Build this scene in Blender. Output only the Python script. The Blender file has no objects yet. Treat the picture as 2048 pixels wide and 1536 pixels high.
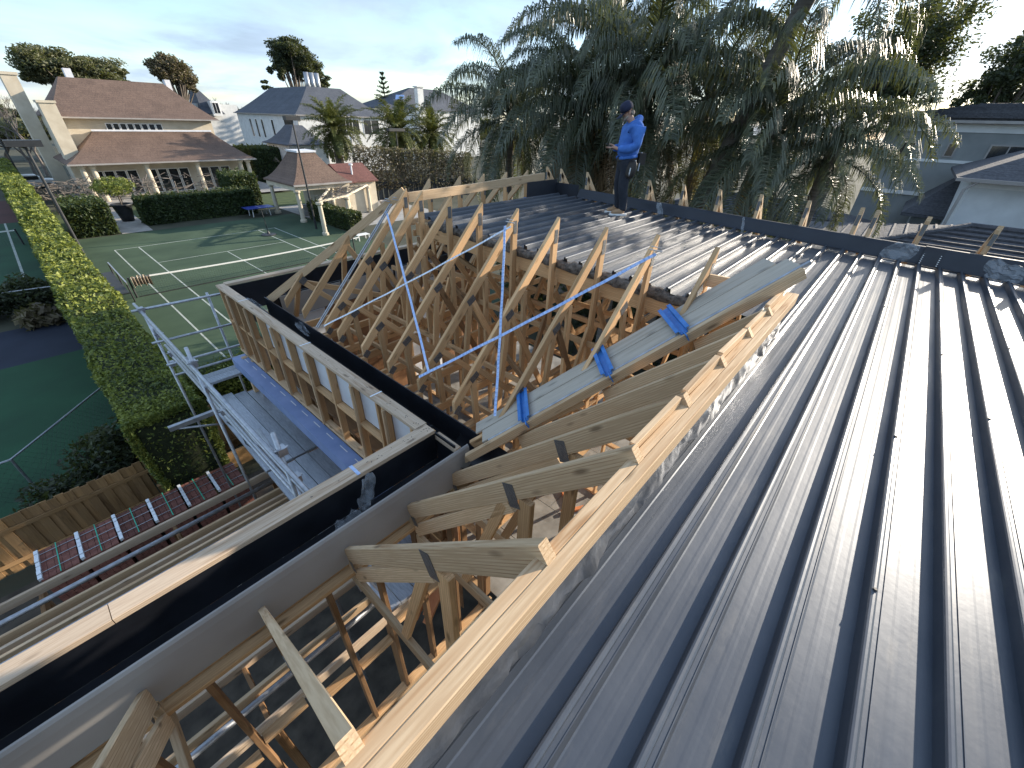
import bpy, bmesh, math, random
import numpy as np
from mathutils import Vector, Matrix, Quaternion

random.seed(7); rng = np.random.default_rng(7)
scene = bpy.context.scene
COL = scene.collection
R = math.radians
H = 8.52                                   # eye height above the court, metres

# ------------------------------------------------------------------ camera
cam_d = bpy.data.cameras.new('camera'); cam = bpy.data.objects.new('camera', cam_d); COL.objects.link(cam)
AZ, PIT, ROLL = R(40.747), R(33.05), R(1.928)
Fv = Vector((math.cos(AZ)*math.cos(PIT), math.sin(AZ)*math.cos(PIT), -math.sin(PIT)))
Rv = Fv.cross(Vector((0, 0, 1))).normalized(); Uv = Rv.cross(Fv)
R2 = Rv*math.cos(ROLL) + Uv*math.sin(ROLL); U2 = Uv*math.cos(ROLL) - Rv*math.sin(ROLL)
cam.matrix_world = Matrix(((R2.x, U2.x, -Fv.x, 0), (R2.y, U2.y, -Fv.y, 0), (R2.z, U2.z, -Fv.z, H), (0, 0, 0, 1)))
cam_d.sensor_width = 36; cam_d.lens = 808.73/2048*36; cam_d.clip_start = 0.05; cam_d.clip_end = 3000
scene.camera = cam
def ray(px, py): return R2*(px-1024) - U2*(py-768) + Fv*808.73
def at(px, py, X=None, Y=None, Z=None):    # a measured point of the photograph on a known plane
    d = ray(px, py)
    k = X/d.x if X is not None else Y/d.y if Y is not None else Z/d.z
    return Vector((d.x*k, d.y*k, d.z*k+H))

# ------------------------------------------------------------------ sky and sun
SUN_AZ, SUN_EL = R(-17.5), R(16.5)
sund = Vector((math.cos(SUN_AZ)*math.cos(SUN_EL), math.sin(SUN_AZ)*math.cos(SUN_EL), math.sin(SUN_EL)))
w = bpy.data.worlds.new('World'); scene.world = w; w.use_nodes = True
nt = w.node_tree; N = nt.nodes; L = nt.links; N.clear()
out = N.new('ShaderNodeOutputWorld'); bg = N.new('ShaderNodeBackground'); bg.inputs[1].default_value = 0.15
sky = N.new('ShaderNodeTexSky'); sky.sky_type = 'NISHITA'; sky.sun_disc = False
sky.sun_elevation = SUN_EL; sky.sun_rotation = R(90)-SUN_AZ
sky.altitude = 50; sky.air_density = 1.0; sky.dust_density = 0.5; sky.ozone_density = 2.5
tc = N.new('ShaderNodeTexCoord'); sep = N.new('ShaderNodeSeparateXYZ'); L.new(tc.outputs['Generated'], sep.inputs[0])
def wmath(op, a, b=None, c=None):
    n = N.new('ShaderNodeMath'); n.operation = op
    for i, v in enumerate((a, b, c)):
        if v is None: continue
        if isinstance(v, (int, float)): n.inputs[i].default_value = v
        else: L.new(v, n.inputs[i])
    return n.outputs[0]
zz = wmath('ADD', wmath('MAXIMUM', sep.outputs[2], 0.0), 0.16)
comb = N.new('ShaderNodeCombineXYZ')
L.new(wmath('DIVIDE', sep.outputs[0], zz), comb.inputs[0]); L.new(wmath('DIVIDE', sep.outputs[1], zz), comb.inputs[1])
n1 = N.new('ShaderNodeTexNoise'); n1.inputs['Scale'].default_value = 0.9; n1.inputs['Detail'].default_value = 7; n1.inputs['Roughness'].default_value = .58
n1.inputs['Distortion'].default_value = .35
L.new(comb.outputs[0], n1.inputs['Vector'])
cr = N.new('ShaderNodeValToRGB'); cr.color_ramp.elements[0].position = .30; cr.color_ramp.elements[1].position = .60
L.new(n1.outputs[0], cr.inputs[0])
n2 = N.new('ShaderNodeTexNoise'); n2.inputs['Scale'].default_value = .75; n2.inputs['Detail'].default_value = 8; n2.inputs['Distortion'].default_value = .6
L.new(comb.outputs[0], n2.inputs['Vector'])
dot = N.new('ShaderNodeVectorMath'); dot.operation = 'DOT_PRODUCT'; L.new(tc.outputs['Generated'], dot.inputs[0]); dot.inputs[1].default_value = sund
glow = wmath('POWER', wmath('MAXIMUM', dot.outputs['Value'], 0.0), 26.0)     # forward scattering in the cloud round the sun
# cloud brightness: grey away from the sun, bright and warm towards it
val = wmath('MULTIPLY', wmath('MULTIPLY_ADD', glow, 1.9, 1.0), wmath('MULTIPLY_ADD', n2.outputs[0], 4.6, .35))
cc = N.new('ShaderNodeMix'); cc.data_type = 'RGBA'; cc.inputs[6].default_value = (.72, .92, 1.20, 1); cc.inputs[7].default_value = (1.0, .93, .80, 1)
L.new(wmath('MINIMUM', wmath('MULTIPLY', glow, 1.6), 1.0), cc.inputs[0])
vm = N.new('ShaderNodeVectorMath'); vm.operation = 'SCALE'; L.new(cc.outputs[2], vm.inputs[0]); L.new(val, vm.inputs['Scale'])
mx = N.new('ShaderNodeMix'); mx.data_type = 'RGBA'
L.new(wmath('MULTIPLY', cr.outputs[0], .92), mx.inputs[0]); L.new(sky.outputs[0], mx.inputs[6]); L.new(vm.outputs[0], mx.inputs[7])
L.new(mx.outputs[2], bg.inputs[0]); L.new(bg.outputs[0], out.inputs[0])
sl = bpy.data.lights.new('sun', 'SUN'); sl.energy = 4.2; sl.angle = R(0.6); sl.color = (1.0, .88, .72)
so = bpy.data.objects.new('sun', sl); COL.objects.link(so); so.location = (30, -8, 40)
so.rotation_euler = (-sund).to_track_quat('-Z', 'Y').to_euler()
vs = scene.view_settings; vs.view_transform = 'Standard'; vs.look = 'None'; vs.exposure = 1.15; vs.gamma = 1; vs.use_curve_mapping = False
scene.cycles.max_bounces = 5; scene.cycles.diffuse_bounces = 3; scene.cycles.glossy_bounces = 3; scene.cycles.transparent_max_bounces = 8

# ------------------------------------------------------------------ materials
def new_mat(name):
    m = bpy.data.materials.new(name); m.use_nodes = True
    return m, m.node_tree.nodes, m.node_tree.links, m.node_tree.nodes['Principled BSDF']
def node(N, t, **k):
    n = N.new(t)
    for a, v in k.items():
        if a in n.inputs: n.inputs[a].default_value = v
        else: setattr(n, a, v)
    return n
def c4(c): return (c[0], c[1], c[2], 1)
def ramp(N, L, fac, stops):
    r = N.new('ShaderNodeValToRGB'); e = r.color_ramp.elements
    e[0].position, e[0].color = stops[0][0], c4(stops[0][1]); e[1].position, e[1].color = stops[-1][0], c4(stops[-1][1])
    for p, c in stops[1:-1]:
        x = e.new(p); x.color = c4(c)
    L.new(fac, r.inputs[0]); return r.outputs[0]
def mixc(N, L, f, a, b, mode='MIX'):
    m = N.new('ShaderNodeMix'); m.data_type = 'RGBA'; m.blend_type = mode
    for i, v in ((0, f), (6, a), (7, b)):
        if isinstance(v, (tuple, list)): m.inputs[i].default_value = c4(v)
        elif isinstance(v, (int, float)): m.inputs[i].default_value = v
        else: L.new(v, m.inputs[i])
    return m.outputs[2]
def simple(name, c1, c2, scale=6, rough=.7, metal=0, bump=.15, stretch=(1, 1, 1), coord='Object', spec=.5, detail=5, bscale=None, varies=0.0):
    m, N, L, P = new_mat(name)
    t = N.new('ShaderNodeTexCoord'); mp = N.new('ShaderNodeMapping'); mp.inputs['Scale'].default_value = stretch
    L.new(t.outputs[coord], mp.inputs[0])
    n = node(N, 'ShaderNodeTexNoise', Scale=scale, Detail=detail); L.new(mp.outputs[0], n.inputs['Vector'])
    col = ramp(N, L, n.outputs[0], [(.32, c1), (.68, c2)])
    if varies:
        oi = N.new('ShaderNodeObjectInfo'); hs = N.new('ShaderNodeHueSaturation')
        mr = node(N, 'ShaderNodeMapRange'); mr.inputs[3].default_value = 1-varies; mr.inputs[4].default_value = 1+varies
        L.new(oi.outputs['Random'], mr.inputs[0]); L.new(mr.outputs[0], hs.inputs['Value']); L.new(col, hs.inputs['Color']); col = hs.outputs[0]
    L.new(col, P.inputs['Base Color'])
    P.inputs['Roughness'].default_value = rough; P.inputs['Metallic'].default_value = metal; P.inputs['Specular IOR Level'].default_value = spec
    if bump:
        b = node(N, 'ShaderNodeBump', Strength=bump, Distance=.02)
        n2 = node(N, 'ShaderNodeTexNoise', Scale=bscale or scale*4, Detail=4); L.new(mp.outputs[0], n2.inputs['Vector'])
        L.new(n2.outputs[0], b.inputs['Height']); L.new(b.outputs[0], P.inputs['Normal'])
    return m
def wood(name, pale, dark, knots=1.0, grey=0.0, vary=.22, rough=.75):
    m, N, L, P = new_mat(name)
    t = N.new('ShaderNodeTexCoord'); oi = N.new('ShaderNodeObjectInfo')
    rs = N.new('ShaderNodeVectorMath'); rs.operation = 'SCALE'; rs.inputs[0].default_value = (37, 11, 23); L.new(oi.outputs['Random'], rs.inputs['Scale'])
    ad = N.new('ShaderNodeVectorMath'); ad.operation = 'ADD'; L.new(t.outputs['Object'], ad.inputs[0]); L.new(rs.outputs[0], ad.inputs[1])
    mp = N.new('ShaderNodeMapping'); mp.inputs['Scale'].default_value = (.9, 15, 15); L.new(ad.outputs[0], mp.inputs[0])
    wv = node(N, 'ShaderNodeTexWave', wave_type='RINGS', rings_direction='Y', Scale=1.3, Distortion=5.0, Detail=2.5); wv.inputs['Detail Scale'].default_value = .7
    L.new(mp.outputs[0], wv.inputs['Vector'])
    mp2 = N.new('ShaderNodeMapping'); mp2.inputs['Scale'].default_value = (3, 60, 60); L.new(ad.outputs[0], mp2.inputs[0])
    fn = node(N, 'ShaderNodeTexNoise', Scale=1.5, Detail=5); L.new(mp2.outputs[0], fn.inputs['Vector'])
    col = ramp(N, L, wv.outputs['Fac'], [(.0, dark), (.28, pale), (1, pale)])
    mid = tuple(.62*a+.38*b for a, b in zip(pale, dark))
    col = mixc(N, L, ramp(N, L, fn.outputs[0], [(.4, (0, 0, 0)), (.62, (1, 1, 1))]), mid, col)
    mp3 = N.new('ShaderNodeMapping'); mp3.inputs['Scale'].default_value = (2.6, 9, 9); L.new(ad.outputs[0], mp3.inputs[0])
    vo = node(N, 'ShaderNodeTexVoronoi', Scale=1.0); L.new(mp3.outputs[0], vo.inputs['Vector'])
    kn = ramp(N, L, vo.outputs['Distance'], [(.07, (1, 1, 1)), (.19, (0, 0, 0))])
    km = N.new('ShaderNodeMath'); km.operation = 'MULTIPLY'; L.new(kn, km.inputs[0]); km.inputs[1].default_value = .75*knots
    col = mixc(N, L, km.outputs[0], col, tuple(x*.38 for x in dark))
    if grey:
        gn = node(N, 'ShaderNodeTexNoise', Scale=3.0, Detail=5); L.new(ad.outputs[0], gn.inputs['Vector'])
        gm = N.new('ShaderNodeMath'); gm.operation = 'MULTIPLY'; L.new(gn.outputs[0], gm.inputs[0]); gm.inputs[1].default_value = grey*1.7
        col = mixc(N, L, gm.outputs[0], col, (.36, .35, .32))
    hs = N.new('ShaderNodeHueSaturation'); mr = N.new('ShaderNodeMapRange'); mr.inputs[3].default_value = 1-vary; mr.inputs[4].default_value = 1+vary
    L.new(oi.outputs['Random'], mr.inputs[0]); L.new(mr.outputs[0], hs.inputs['Value']); L.new(col, hs.inputs['Color'])
    L.new(hs.outputs[0], P.inputs['Base Color']); P.inputs['Roughness'].default_value = rough; P.inputs['Specular IOR Level'].default_value = .25
    b = node(N, 'ShaderNodeBump', Strength=.25, Distance=.004); L.new(fn.outputs[0], b.inputs['Height']); L.new(b.outputs[0], P.inputs['Normal'])
    return m
M = {}
M['pine'] = wood('pine', (.65, .42, .225), (.38, .205, .085))
M['pine_beam'] = wood('pine_beam', (.64, .475, .30), (.37, .21, .10), knots=1.0, vary=.08)
M['pine_grey'] = wood('pine_grey', (.64, .465, .285), (.35, .20, .09), grey=.08, knots=1.0)
M['pine_board'] = wood('pine_board', (.50, .43, .34), (.32, .26, .19), grey=.35, knots=.9, vary=.08)
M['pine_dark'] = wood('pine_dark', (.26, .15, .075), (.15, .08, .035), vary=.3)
M['plate'] = wood('plate', (.64, .50, .36), (.36, .22, .12), grey=.15, knots=1.0, vary=.1)
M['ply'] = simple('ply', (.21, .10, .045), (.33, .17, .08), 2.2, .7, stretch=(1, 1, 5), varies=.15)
M['floorboard'] = simple('floorboard', (.16, .15, .135), (.33, .32, .295), 3, .8, varies=.12, bump=.1)
M['paling'] = wood('paling', (.36, .205, .08), (.21, .11, .038), knots=.5, grey=.1, vary=.25)
M['dark_fence'] = simple('dark_fence', (.012, .016, .018), (.03, .035, .04), 5, .7, varies=.3)
M['galv'] = simple('galv', (.34, .36, .39), (.50, .52, .55), 14, .42, metal=.75, bump=.04, varies=.12)
M['alu_plank'] = simple('alu_plank', (.33, .36, .40), (.48, .51, .55), 9, .45, metal=.6, stretch=(8, 1, 1), varies=.15)
M['black'] = simple('black_membrane', (.006, .007, .010), (.014, .016, .022), 3, .42, bump=.1, spec=.5)
M['navy'] = simple('dark_flashing', (.010, .013, .020), (.020, .025, .035), 2.5, .5, bump=.05)
M['fascia'] = simple('grey_lining', (.27, .25, .235), (.36, .34, .32), 1.2, .6, bump=.04)
M['white_panel'] = simple('white_panel', (.60, .62, .66), (.72, .73, .76), 3, .6, bump=.03)
M['blue_beam'] = simple('blue_beam', (.20, .28, .50), (.28, .36, .60), 3, .5, bump=.05)
M['blue_steel'] = simple('blue_steel', (.025, .15, .44), (.05, .22, .58), 14, .45, bump=.1)
M['strap'] = simple('strap', (.30, .46, .78), (.55, .66, .88), 30, .4, metal=.3, bump=0)
M['strap_white'] = simple('strap_white', (.70, .75, .80), (.85, .88, .9), 20, .35, metal=.2, bump=0)
M['white'] = simple('white_paint', (.74, .74, .72), (.82, .82, .80), 5, .5, bump=.02)
M['court_white'] = simple('court_white', (.30, .34, .31), (.46, .49, .44), 3, .8, bump=0)
M['orange'] = simple('orange_timber', (.62, .20, .07), (.75, .30, .12), 6, .6, varies=.15)
M['green_sheet'] = simple('green_sheet', (.02, .38, .24), (.04, .5, .33), 6, .5)
M['dirt'] = simple('dirt', (.045, .038, .03), (.10, .085, .065), 3, .95, bump=.4)
M['brick_red'] = simple('brick_red', (.13, .045, .033), (.20, .08, .058), 12, .85, varies=.25)
M['dark_metal'] = simple('dark_metal', (.02, .022, .025), (.035, .037, .04), 5, .5, bump=.02)
def nailplate():
    m, N, L, P = new_mat('nail_plate'); t = N.new('ShaderNodeTexCoord')
    mp = N.new('ShaderNodeMapping'); mp.inputs['Scale'].default_value = (1, 1, 1); L.new(t.outputs['Object'], mp.inputs[0])
    br = node(N, 'ShaderNodeTexBrick', Scale=40.0); br.inputs['Color1'].default_value = (.16, .165, .17, 1); br.inputs['Color2'].default_value = (.24, .245, .25, 1)
    br.inputs['Mortar'].default_value = (.04, .04, .045, 1); br.inputs['Mortar Size'].default_value = .03
    L.new(mp.outputs[0], br.inputs['Vector']); L.new(br.outputs[0], P.inputs['Base Color'])
    P.inputs['Roughness'].default_value = .45; P.inputs['Metallic'].default_value = .5
    return m
M['nail_plate'] = nailplate()
def roofmat():
    m, N, L, P = new_mat('charcoal_roof_steel'); t = N.new('ShaderNodeTexCoord')
    n = node(N, 'ShaderNodeTexNoise', Scale=2.2, Detail=8, Roughness=.65); L.new(t.outputs['Object'], n.inputs['Vector'])
    du = node(N, 'ShaderNodeTexNoise', Scale=4.0, Detail=9, Roughness=.7); md = N.new('ShaderNodeMapping'); md.inputs['Scale'].default_value = (.5, 2.2, 1); L.new(t.outputs['Object'], md.inputs[0]); L.new(md.outputs[0], du.inputs['Vector'])
    dm = ramp(N, L, du.outputs[0], [(.56, (0, 0, 0)), (.78, (.55, .55, .55))])                     # dust and scuffs
    L.new(mixc(N, L, dm, ramp(N, L, n.outputs[0], [(.35, (.066, .078, .098)), (.7, (.092, .104, .124))]), (.20, .195, .185)), P.inputs['Base Color'])
    mp = N.new('ShaderNodeMapping'); mp.inputs['Scale'].default_value = (.6, 5, 5); L.new(t.outputs['Object'], mp.inputs[0])
    n2 = node(N, 'ShaderNodeTexNoise', Scale=3.0, Detail=6); L.new(mp.outputs[0], n2.inputs['Vector'])
    sc = node(N, 'ShaderNodeTexNoise', Scale=26.0, Detail=3); L.new(t.outputs['Object'], sc.inputs['Vector'])
    r1 = ramp(N, L, n2.outputs[0], [(.3, (.38, .38, .38)), (.7, (.48, .48, .48))])
    L.new(r1, P.inputs['Roughness']); P.inputs['Metallic'].default_value = .45; P.inputs['Specular IOR Level'].default_value = .6
    oc = node(N, 'ShaderNodeTexNoise', Scale=1.1, Detail=2); mo = N.new('ShaderNodeMapping'); mo.inputs['Scale'].default_value = (1, 3.5, 1); L.new(t.outputs['Object'], mo.inputs[0]); L.new(mo.outputs[0], oc.inputs['Vector'])
    b0 = node(N, 'ShaderNodeBump', Strength=.12, Distance=.012); L.new(oc.outputs[0], b0.inputs['Height'])      # slight oil-canning
    b = node(N, 'ShaderNodeBump', Strength=.05, Distance=.01); L.new(sc.outputs[0], b.inputs['Height']); L.new(b0.outputs[0], b.inputs['Normal']); L.new(b.outputs[0], P.inputs['Normal'])
    return m
M['roof'] = roofmat()
def foil():
    m = simple('silver_foil', (.30, .31, .33), (.5, .51, .53), 5, .3, metal=.85, bump=.5, bscale=9); return m
M['foil'] = foil()
def film():
    m, N, L, P = new_mat('clear_film'); P.inputs['Base Color'].default_value = (.8, .86, .92, 1); P.inputs['Roughness'].default_value = .12
    P.inputs['Alpha'].default_value = .2; P.inputs['Specular IOR Level'].default_value = .9
    return m
M['film'] = film()
M['strap_hole'] = simple('strap_hole', (.10, .18, .42), (.16, .25, .5), 9, .6, bump=0)
M['insul'] = simple('insulation_edge', (.05, .042, .036), (.20, .175, .15), 22, .95, bump=.8)

# ------------------------------------------------------------------ helpers
def link(name, me, mat=None, parent=None, loc=None):
    o = bpy.data.objects.new(name, me); COL.objects.link(o)
    if me is not None and mat is not None and not me.materials: me.materials.append(mat if not isinstance(mat, str) else M[mat])
    if parent is not None: o.parent = parent
    if loc is not None: o.location = loc
    return o
def tag(o, label=None, cat=None, group=None, kind=None):
    if label: o['label'] = label
    if cat: o['category'] = cat
    if group: o['group'] = group
    if kind: o['kind'] = kind
    return o
def thing(name, label, cat, loc=(0, 0, 0), rz=0, group=None):
    o = bpy.data.objects.new(name, None); COL.objects.link(o); o.location = loc; o.rotation_euler.z = rz; o.empty_display_size = .2
    return tag(o, label, cat, group)
def part(name, parent):                    # an Empty that gathers sub-parts
    o = bpy.data.objects.new(name, None); COL.objects.link(o); o.parent = parent; o.empty_display_size = .1
    return o
def pymesh(name, v, f, smooth=False):
    me = bpy.data.meshes.new(name); me.from_pydata([tuple(p) for p in v], [], f); me.update()
    if smooth: me.polygons.foreach_set('use_smooth', [True]*len(me.polygons))
    return me
class MB:                                  # collects shapes into one mesh
    def __init__(s): s.v = []; s.f = []; s.mi = []; s.m = 0
    def add(s, v, f):
        b = len(s.v); s.v += [tuple(p) for p in v]; s.f += [tuple(i+b for i in q) for q in f]; s.mi += [s.m]*len(f); return s
    def box(s, a, b):
        x0, y0, z0 = (min(a[i], b[i]) for i in range(3)); x1, y1, z1 = (max(a[i], b[i]) for i in range(3))
        return s.add([(x0, y0, z0), (x1, y0, z0), (x1, y1, z0), (x0, y1, z0), (x0, y0, z1), (x1, y0, z1), (x1, y1, z1), (x0, y1, z1)],
              [(3, 2, 1, 0), (4, 5, 6, 7), (0, 1, 5, 4), (1, 2, 6, 5), (2, 3, 7, 6), (3, 0, 4, 7)])
    def bar(s, p0, p1, w, h, up=(0, 0, 1)):
        p0, p1 = Vector(p0), Vector(p1); d = (p1-p0).normalized(); sd = d.cross(Vector(up))
        if sd.length < 1e-4: sd = d.cross(Vector((0, 1, 0)))
        sd.normalize(); u = sd.cross(d)
        v = [p + sd*(a*w/2) + u*(b*h/2) for p in (p0, p1) for a, b in ((-1, -1), (1, -1), (1, 1), (-1, 1))]
        return s.add(v, [(0, 1, 2, 3), (7, 6, 5, 4), (0, 4, 5, 1), (1, 5, 6, 2), (2, 6, 7, 3), (3, 7, 4, 0)])
    def tube(s, pts, r, n=8, cap=True):
        pts = [Vector(p) for p in pts]; rr = r if isinstance(r, (list, tuple)) else [r]*len(pts); v = []; ref = None
        for i, p in enumerate(pts):
            d = (pts[min(i+1, len(pts)-1)] - pts[max(i-1, 0)]).normalized()
            if ref is None: ref = d.orthogonal().normalized()
            a = (ref - d*ref.dot(d)).normalized(); b = d.cross(a); ref = a
            v += [p + (a*math.cos(2*math.pi*k/n) + b*math.sin(2*math.pi*k/n))*rr[i] for k in range(n)]
        f = [(i*n+k, i*n+(k+1) % n, (i+1)*n+(k+1) % n, (i+1)*n+k) for i in range(len(pts)-1) for k in range(n)]
        if cap: f += [tuple(range(n-1, -1, -1)), tuple((len(pts)-1)*n+k for k in range(n))]
        return s.add(v, f)
    def lathe(s, prof, n=16, c=(0, 0, 0)):
        v = [(c[0]+r*math.cos(2*math.pi*k/n), c[1]+r*math.sin(2*math.pi*k/n), c[2]+z) for r, z in prof for k in range(n)]
        f = [(i*n+k, i*n+(k+1) % n, (i+1)*n+(k+1) % n, (i+1)*n+k) for i in range(len(prof)-1) for k in range(n)]
        f += [tuple(range(n-1, -1, -1)), tuple((len(prof)-1)*n+k for k in range(n))]
        return s.add(v, f)
    def build(s, name, mat, parent=None, smooth=False, loc=None):
        me = pymesh(name, s.v, s.f, smooth); mats = mat if isinstance(mat, (list, tuple)) else [mat]
        for m in mats: me.materials.append(M[m] if isinstance(m, str) else m)
        if len(mats) > 1: me.polygons.foreach_set('material_index', s.mi)
        return link(name, me, None, parent, loc)
def timber(name, p0, p1, w, h, mat, parent, up=(0, 0, 1), cut0=0.0, cut1=0.0, drop=True):
    """a sawn length from p0 to p1 (centre line), w across, h in the 'up' direction; local x runs along the grain; cut = end skew"""
    p0, p1 = Vector(p0), Vector(p1); d = p1-p0; ln = d.length; d.normalize(); sd = Vector(up).cross(d)
    if sd.length < 1e-4: sd = Vector((0, 1, 0)).cross(d)
    sd.normalize(); u = d.cross(sd); c = min(.0035, w*.08)
    prof = [(-w/2+c, -h/2), (w/2-c, -h/2), (w/2, -h/2+c), (w/2, h/2-c), (w/2-c, h/2), (-w/2+c, h/2), (-w/2, h/2-c), (-w/2, -h/2+c)]
    jit = random.uniform(-.0015, .0015)
    v = [(-ln/2 + cut0*z, y, z+jit) for y, z in prof] + [(ln/2 + cut1*z, y, z-jit) for y, z in prof]
    f = [(k, (k+1) % 8, 8+(k+1) % 8, 8+k) for k in range(8)] + [tuple(range(7, -1, -1)), tuple(range(8, 16))]
    o = link(name, pymesh(name, v, f), mat, parent)
    o.matrix_world = Matrix.Translation((p0+p1)/2) @ Matrix((d, sd, u)).transposed().to_4x4()
    return o
def B(x, y, z): return Vector((x, y, z+H))          # building measures are taken from eye level
def plate_on(parent, p, along, normal, ln=.11, wd=.075):
    """punched metal nail plate lying on a timber face"""
    along, normal = Vector(along).normalized(), Vector(normal).normalized(); sd = normal.cross(along)
    me = pymesh('nail_plate', [(-ln/2, -wd/2, -.0005), (ln/2, -wd/2, -.0005), (ln/2, wd/2, -.0005), (-ln/2, wd/2, -.0005), (-ln/2, -wd/2, .0015), (ln/2, -wd/2, .0015), (ln/2, wd/2, .0015), (-ln/2, wd/2, .0015)],
      [(3, 2, 1, 0), (4, 5, 6, 7), (0, 1, 5, 4), (1, 2, 6, 5), (2, 3, 7, 6), (3, 0, 4, 7)])
    o = link('nail_plate', me, 'nail_plate', parent)
    o.matrix_world = Matrix.Translation(Vector(p)+normal*.0015) @ Matrix((along, sd, normal)).transposed().to_4x4()
    return o
# ================================================================== the half-built house
house = thing('house_under_construction', 'half-built house with bare pine trusses, box gutters and charcoal ribbed metal roof', 'house')
def zd(y): return -1.46 + .031*y            # the metal deck falls slightly across the ribs

# ---- ribbed metal deck, sheet by sheet
deck = part('metal_roof', house)
RIB0, PITCH = -.03, .2115
def sheet(x0, x1, y_hi, n, name='roof_sheet'):
    """n rib pitches from y_hi downwards; ribs are folded trapezoids with two shallow stiffening swages in each pan"""
    prof = []
    for k in range(n):
        y = y_hi - k*PITCH
        for dy, dz in ((0, 0), (-.007, .047), (-.011, .053), (-.017, .055), (-.025, .054), (-.031, .050), (-.034, .043), (-.048, .043), (-.049, .046), (-.052, .046), (-.053, .042), (-.062, .003), (-.068, 0), (-.098, 0), (-.106, .0005), (-.118, .0005), (-.126, 0), (-.150, 0), (-.158, .0005), (-.170, .0005), (-.178, 0)):
            prof.append((y+dy, dz))
    y = y_hi - n*PITCH; prof += [(y, 0), (y-.007, .0474), (y-.011, .0535), (y-.017, .0556)]
    xs = [x0, x1]; v = []; np_ = len(prof)
    for x in xs: v += [(x, py, zd(py)+H+pz) for py, pz in prof]
    f = [(i, i+1, np_+i+1, np_+i) for i in range(np_-1)]
    b = len(v)                                # underside gives the sheet its thickness
    for x in xs: v += [(x, py, zd(py)+H+pz-.0012) for py, pz in prof]
    f += [(b+np_+i, b+np_+i+1, b+i+1, b+i) for i in range(np_-1)]
    f += [(b+i, b+i+1, i+1, i) for i in range(np_-1)] + [(np_+i, np_+i+1, b+np_+i+1, b+np_+i) for i in range(np_-1)]
    return link(name, pymesh(name, v, f), 'roof', deck)
y = RIB0 + PITCH
sheet(-3.5, 7.62, y + PITCH*.999, 1)
for k in range(9): sheet(-3.5, 7.62+.003*k, y, 3); y -= 3*PITCH
y = RIB0 + 2*PITCH
k = 0
while y < 5.25:
    n = 3; y += n*PITCH; sheet(4.03+random.uniform(-.025, .02), 7.62, y, n)
# roofing screws on some ribs
for x, kk in ((1.55, 2), (2.75, 2), (4.3, 3), (5.2, 1), (5.9, 3), (4.9, 5), (3.4, 4), (6.4, 0), (6.6, 6), (5.3, -1), (4.6, -2), (2.2, 6)):
    yy = RIB0 - kk*PITCH - .020; m = MB(); m.lathe([(.009, 0), (.009, .002), (.006, .003), (.006, .008)], 6, B(x, yy, zd(yy)+.0545)); m.build('screw', 'dark_metal', deck)
# ---- upstand flashing along the far edge, in sheets, plus corner piece and joint strip
ups = part('roof_upstand', house)
def upstand(y0, y1, x, ztop0, ztop1, name='flashing_sheet', mat='navy', lean=.10):
    n = 14; v = []
    for i in range(n+1):
        t = i/n; yy = y0+(y1-y0)*t; zt = ztop0+(ztop1-ztop0)*t; zb = zd(yy)+.002; hh = zt-zb
        wob = .006*math.sin(3*yy)+.003*math.sin(7*yy)
        for a, b in ((-.05, -.0), (0, .03), (lean*.35+wob*.3, .35*hh), (lean*.75+wob, .75*hh), (lean+wob, hh), (lean+wob+.05, hh+.004), (lean+wob+.055, hh-.03)):
            v.append(B(x+a, yy, zb+b+.046*(1 if b < .02 else 0)))
    f = [(i*7+k, i*7+k+1, (i+1)*7+k+1, (i+1)*7+k) for i in range(n) for k in range(6)]
    return link(name, pymesh(name, v, f, True), mat, ups)
upstand(4.98, 2.45, 7.58, -1.125, -1.18); upstand(2.47, -.02, 7.57, -1.18, -1.232)
upstand(0, -.50, 7.575, -1.23, -1.235); upstand(-.62, -5.2, 7.56, -1.228, -1.27)
upstand(-.46, -.66, 7.553, -1.222, -1.227, 'joint_strip', 'black')
for k in range(9):
    for yy in (-.475, -.645):
        m = MB(); t = k/8; m.lathe([(.007, -.004), (.009, 0), (.006, .006)], 6, B(7.565+.095*t, yy, zd(yy)+.06+.18*t)); m.build('sealant_bead', 'white', ups)
m = MB(); m.box(B(6.75, 5.585, -1.33), B(7.72, 5.60, -1.0)); m.box(B(7.70, 5.02, -1.33), B(7.715, 5.60, -1.06)); m.build('corner_flashing', 'navy', ups)
# ---- beams round the void
frame = part('roof_frame', house)
for yy, z0, mt in ((.412, -1.145, 'pine_beam'), (.367, -1.142, 'pine_beam')):
    timber('edge_beam', B(-1.6, yy, z0-.045), B(4.02, yy, z0-.045), .044, .09, mt, frame)
timber('edge_beam', B(4.02, .55, -1.60), B(4.02, 5.55, -1.47), .045, .19, 'pine', frame)
timber('edge_beam', B(4.07, .55, -1.62), B(4.07, 5.55, -1.49), .045, .17, 'pine', frame)
for x in np.arange(-.4, 4, .6): timber('beam_post', B(x+.2, .45, -1.24), B(x+.2, .45, -3.0), .042, .09, 'pine', frame, up=(1, 0, 0))
timber('ridge_beam', B(3.98, 5.66, -1.03), B(5.60, 5.68, -1.00), .045, .14, 'pine_beam', frame)
timber('ridge_beam', B(5.60, 5.68, -.995), B(7.45, 5.74, -.95), .045, .14, 'pine_beam', frame)
timber('end_joist', B(4.0, 5.72, -1.40), B(7.4, 5.72, -1.35), .045, .09, 'pine_beam', frame)
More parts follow.
